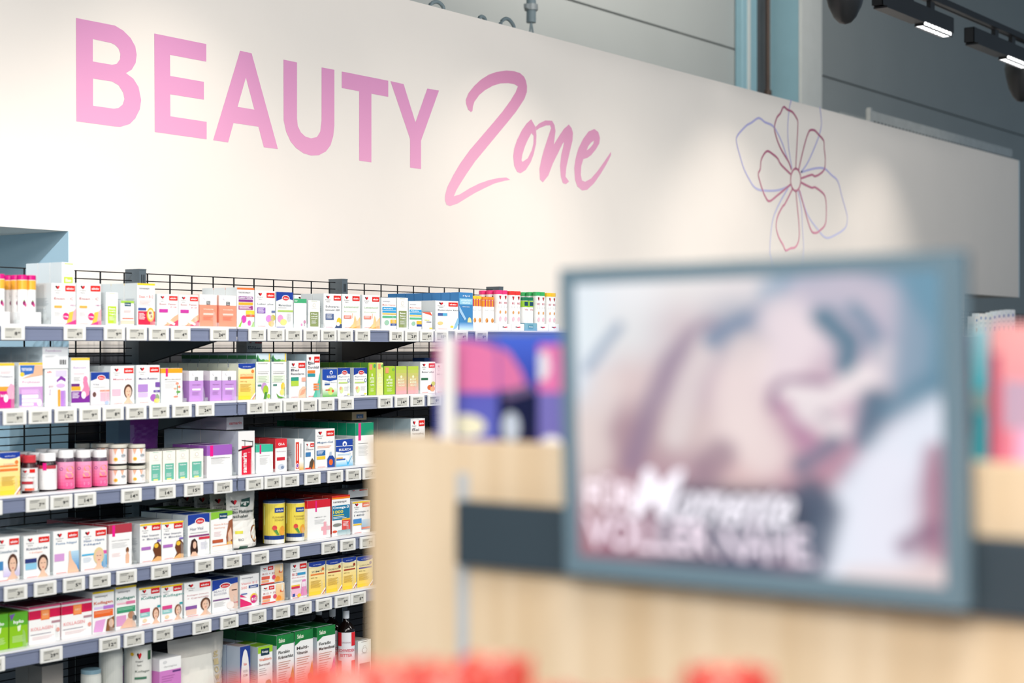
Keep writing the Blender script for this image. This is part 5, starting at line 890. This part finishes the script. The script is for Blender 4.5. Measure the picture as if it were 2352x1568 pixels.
def sdist(p, ln):
    best = 1e9
    for i in range(len(ln)-1):
        ax, ay = ln[i]; dx, dy = ln[i+1][0]-ax, ln[i+1][1]-ay
        t = max(0, min(1, ((p[0]-ax)*dx+(p[1]-ay)*dy)/(dx*dx+dy*dy))); best = min(best, math.hypot(p[0]-ax-t*dx, p[1]-ay-t*dy))
    return best
def art(x, y):
    i = max(j for j in range(6) if bx[j] <= max(x, bx[0])) if x > bx[0] else 0; j = max(k for k in range(6) if by[k] <= y) if y > by[0] else 0
    u = min(1, max(0, (x-bx[i])/(bx[i+1]-bx[i]))); v = min(1, max(0, (y-by[j])/(by[j+1]-by[j]))); u = u*u*(3-2*u); v = v*v*(3-2*v)
    c_ = [(bc[j][i][k]*(1-u)+bc[j][i+1][k]*u)*(1-v)+(bc[j+1][i][k]*(1-u)+bc[j+1][i+1][k]*u)*v for k in range(3)]
    for ln, wd, cc, al in ST:
        d = sdist((x, y), ln)
        if d < wd*1.7:
            t = 1-max(0, (d-wd*.5))/(wd*1.2); t = max(0, min(1, t)); t = t*t*(3-2*t)*al; cc = C(cc)
            c_ = [c_[k]*(1-t)+cc[k]*t for k in range(3)]
    return tuple(c_)
A4 = ((88, 196), (1612, 130), (128, 1312), (1622, 1462))      # picture corners in the art frame: TL TR BL BR
def uv2a(u, v): return tuple((A4[0][k]*(1-u)+A4[1][k]*u)*(1-v)+(A4[2][k]*(1-u)+A4[3][k]*u)*v for k in (0, 1))
sx0, sx1, sy0, sy1 = -w/2+b, w/2-b*1.2, -h/2+b*1.25, h/2-bt
NX, NY = 110, 84
mb = MB(); rows = [[(sx0+(sx1-sx0)*i/NX, sy1-(sy1-sy0)*j/NY, -.004) for i in range(NX+1)] for j in range(NY+1)]
mb.grid(rows, colf=lambda j, i: art(*uv2a((i+.5)/NX, (j+.5)/NY)))
pic = mb.obj('screen_picture', 'screen', root)
mb = MB()
fn = lambda u, v, o_: (sx0+(sx1-sx0)*(u+.10*(v-.2)*0), sy0+(sy1-sy0)*v, -.0035+o_)
paint(mb, [('T', .025, .175, .155, .125, 'FÜR', (1.25, 1.1, 1.2)), ('T', .02, .035, .38, .12, 'VOLLER', (1.15, .98, 1.1)), ('T', .42, .03, .26, .15, 'NÄHE.', (1.0, .88, 1.0))], fn, 0, .0001)
sc_ = lambda u, v, o_: (sx0+(sx1-sx0)*(u+.28*(v-.25)), sy0+(sy1-sy0)*v, -.0035+o_)
paint(mb, [('T', .185, .155, .115, .18, 'M', (1.2, 1.15, 1.25)), ('T', .315, .15, .32, .13, 'omente', (1.2, 1.15, 1.25))], sc_, 0, .0001)
mb.obj('screen_text', 'screen', pic)

# packs standing on the cabinet
zt_ = zG-.0115
def pack(px0, px1, py, X, desc, base, art_, d=.05, kind='hygiene_carton', dy=0):
    y0, y1 = GY(px0, X), GY(px1, X); ww = y0-y1; hh = GZ((px0+px1)/2, py, X)-zt_
    mb = MB(); mb.box(0, d, -ww, 0, 0, hh, base)
    paint(mb, art_, lambda u, v, o_: (-o_, -u*ww, v*hh)); o = mb.obj(kind, 'gloss', loc=(X, y0, zt_+.0005), bev=.003)
    return tag(o, desc, 'carton')
pack(1003, 1142, 772, 1.225, 'near blurred carton with pink crown and blue base, leftmost on the cabinet', '5a62bc', [G(0, 0, 1, 1, '5a66c0', '6058b8'), Pg([(0, .5), (0, .93), (.4, .97), (.8, .93), (1, .88), (1, .5)], 'de78a8'), E(.5, .2, .32, .1, 'eceacc'), R(.0, .48, 1, .5, '6a58b8')])
pack(1143, 1236, 768, 1.228, 'near blurred navy carton with pale disc beside the pink one', '3a3f9a', [R(0, 0, 1, .52, '10133c'), G(0, .5, 1, 1, '2f3aa0', '4a6ad8'), Pg([(0, .52), (0, .9), (.3, .84), (.6, .68), (.75, .52)], 'da76a8'), Pg([(.1, .5), (.9, .58), (.9, .5), (.2, .42)], '6a5a80'), E(.35, .2, .22, .13, 'c0ccdc')])
pack(1237, 1330, 765, 1.23, 'near blurred violet and pink carton half hidden by the screen', '6a62b4', [G(0, 0, 1, .5, '7a74c0', '7a74c0'), R(0, .5, 1, .9, 'e87ab4'), R(0, .9, 1, 1, '4a6ad8'), Pg([(0, .6), (0, .82), (.22, .85), (.3, .7), (.2, .6)], 'eceaf0')])
pack(2222, 2236, 770, 1.26, 'near blurred narrow dark red and blue carton beside the screen edge', '5a4a78', [R(0, .5, 1, .75, 'b03a58'), R(0, 0, 1, .3, '4a4058')])
pack(2238, 2268, 752, 1.225, 'near blurred tall turquoise carton right of the screen', '4abccc', [R(0, .05, 1, .25, '3fb0c0'), R(0, .42, 1, .56, '9ab8b8'), G(0, .56, 1, 1, '4accdc', 'b8e8f4')])
pack(2274, 2400, 745, 1.222, 'near blurred salmon and pink carton at the right frame edge', 'ee9aa4', [G(0, 0, 1, 1, 'e0809c', 'fbb0b0'), R(0, 0, .2, .8, 'd0607a'), R(.25, .3, .9, .62, 'c4a8c0'), R(.5, 0, 1, .3, 'e8b8dc')])
yp = GY(1032, 1.20)
mb = MB(); mb.box(0, .003, -.007, .007, 0, GZ(1032, 772, 1.20)-zt_); mb.box(0, .02, -.007, .007, 0, .002)
tag(mb.obj('upright_strip', 'tagframe', loc=(1.197, yp, zt_+.0008)), 'near blurred white plastic strip in front of the pink carton', 'plastic strip')
mb = MB(); mb.lathe([(.003, 0), (.008, .001), (.0095, .007), (.008, .013), (.002, .0155)], 18)
tag(mb.obj('knob', 'tagframe', smooth=True, loc=(1.20, GY(1266, 1.20), zt_+.0008)), 'small white knob on the cabinet top beside the screen', 'knob')

# ------------------------------------------------------------------ red film packets heaped at the bottom, on a low basket
def packet(x, y, z, ww, hh, rz, rx, ry, lb, seed, cols):
    rnd = random.Random(seed); mb = MB(); NU, NV = 18, 14; ph = [rnd.uniform(0, 6) for _ in range(6)]
    def f(u, v, s_):
        t = (math.sin(math.pi*u)*math.sin(math.pi*v))**.5
        wr = .0035*math.sin(u*19+ph[0]+v*7)*math.sin(v*17+ph[1]) + .002*math.sin(u*37+v*29+ph[2])
        return ((u-.5)*ww, s_*(.016*t)+wr*t+.002*math.sin(u*50)*(v > .93 or v < .07), (v-.5)*hh+.002*math.sin(u*23+ph[3]))
    for s_ in (-1, 1):
        rows = [[f(i/NU, j/NV, s_) for i in (range(NU+1) if s_ < 0 else range(NU, -1, -1))] for j in range(NV+1)]
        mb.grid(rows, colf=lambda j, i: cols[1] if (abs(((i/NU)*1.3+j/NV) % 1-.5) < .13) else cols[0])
    o = mb.obj('sweet_packet', 'film', smooth=True, loc=(x, y, z)); o.rotation_euler = (rx, ry, rz)
    return tag(o, lb, 'packet', 'red film packets in the basket')
PROF = [(540, 1566), (640, 1545), (740, 1505), (900, 1506), (990, 1522), (1080, 1490), (1180, 1505), (1250, 1560), (1300, 1590), (1400, 1556), (1480, 1590), (1560, 1560), (1650, 1512), (1760, 1532), (1860, 1552), (1920, 1620), (2000, 1640)]
def prof_y(px):
    for (a, b), (c, d) in zip(PROF, PROF[1:]):
        if a <= px <= c: return b+(d-b)*(px-a)/(c-a)
    return 1590
PWORD = ['first', 'second', 'third', 'fourth', 'fifth', 'sixth', 'seventh', 'eighth', 'ninth', 'tenth']
k = 0
for row, (zf, x0_, st) in enumerate(((.99, 600, 178), (.91, 520, 195), (.83, 600, 212))):
    for i in range(7 if row < 2 else 6):
        px = x0_+st*i; py = prof_y(px)+random.uniform(-4, 12)+row*7
        r = (px-1176)/FPX; hh = .075
        x = zf*(co+si*r); y = zf*(si-co*r)+CY; z = CH+(796-py)/FPX*zf-hh/2-.002
        packet(x, y, z, .043, hh, math.radians(-53.7+random.uniform(-8, 8)), math.radians(random.uniform(-4, 4)), math.radians(random.uniform(-4, 4)),
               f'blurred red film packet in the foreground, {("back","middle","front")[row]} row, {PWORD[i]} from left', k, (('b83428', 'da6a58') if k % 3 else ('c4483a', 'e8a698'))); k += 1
# basket under them
bx0 = 1.26; bz = CH-.288
mb = MB(); mb.box(-.42, .42, -.14, .14, -.02, 0); mb.box(-.42, .42, -.14, -.135, 0, .03); mb.box(-.42, .42, .135, .14, 0, .03); mb.box(-.42, -.415, -.085, .085, 0, .03); mb.box(.415, .42, -.085, .085, 0, .03)
for sx in (-.4, .4):
    for sy in (-.07, .07): mb.box(sx-.01, sx+.01, sy-.01, sy+.01, -bz, -.02)
r = (1200-1176)/FPX; zf = .91
o = mb.obj('packet_stand', 'wood', loc=(zf*(co+si*r), zf*(si-co*r)+CY, bz)); o.rotation_euler = (0, 0, math.radians(-53.7)); tag(o, 'low wooden stand carrying the red packets below the frame', 'stand')
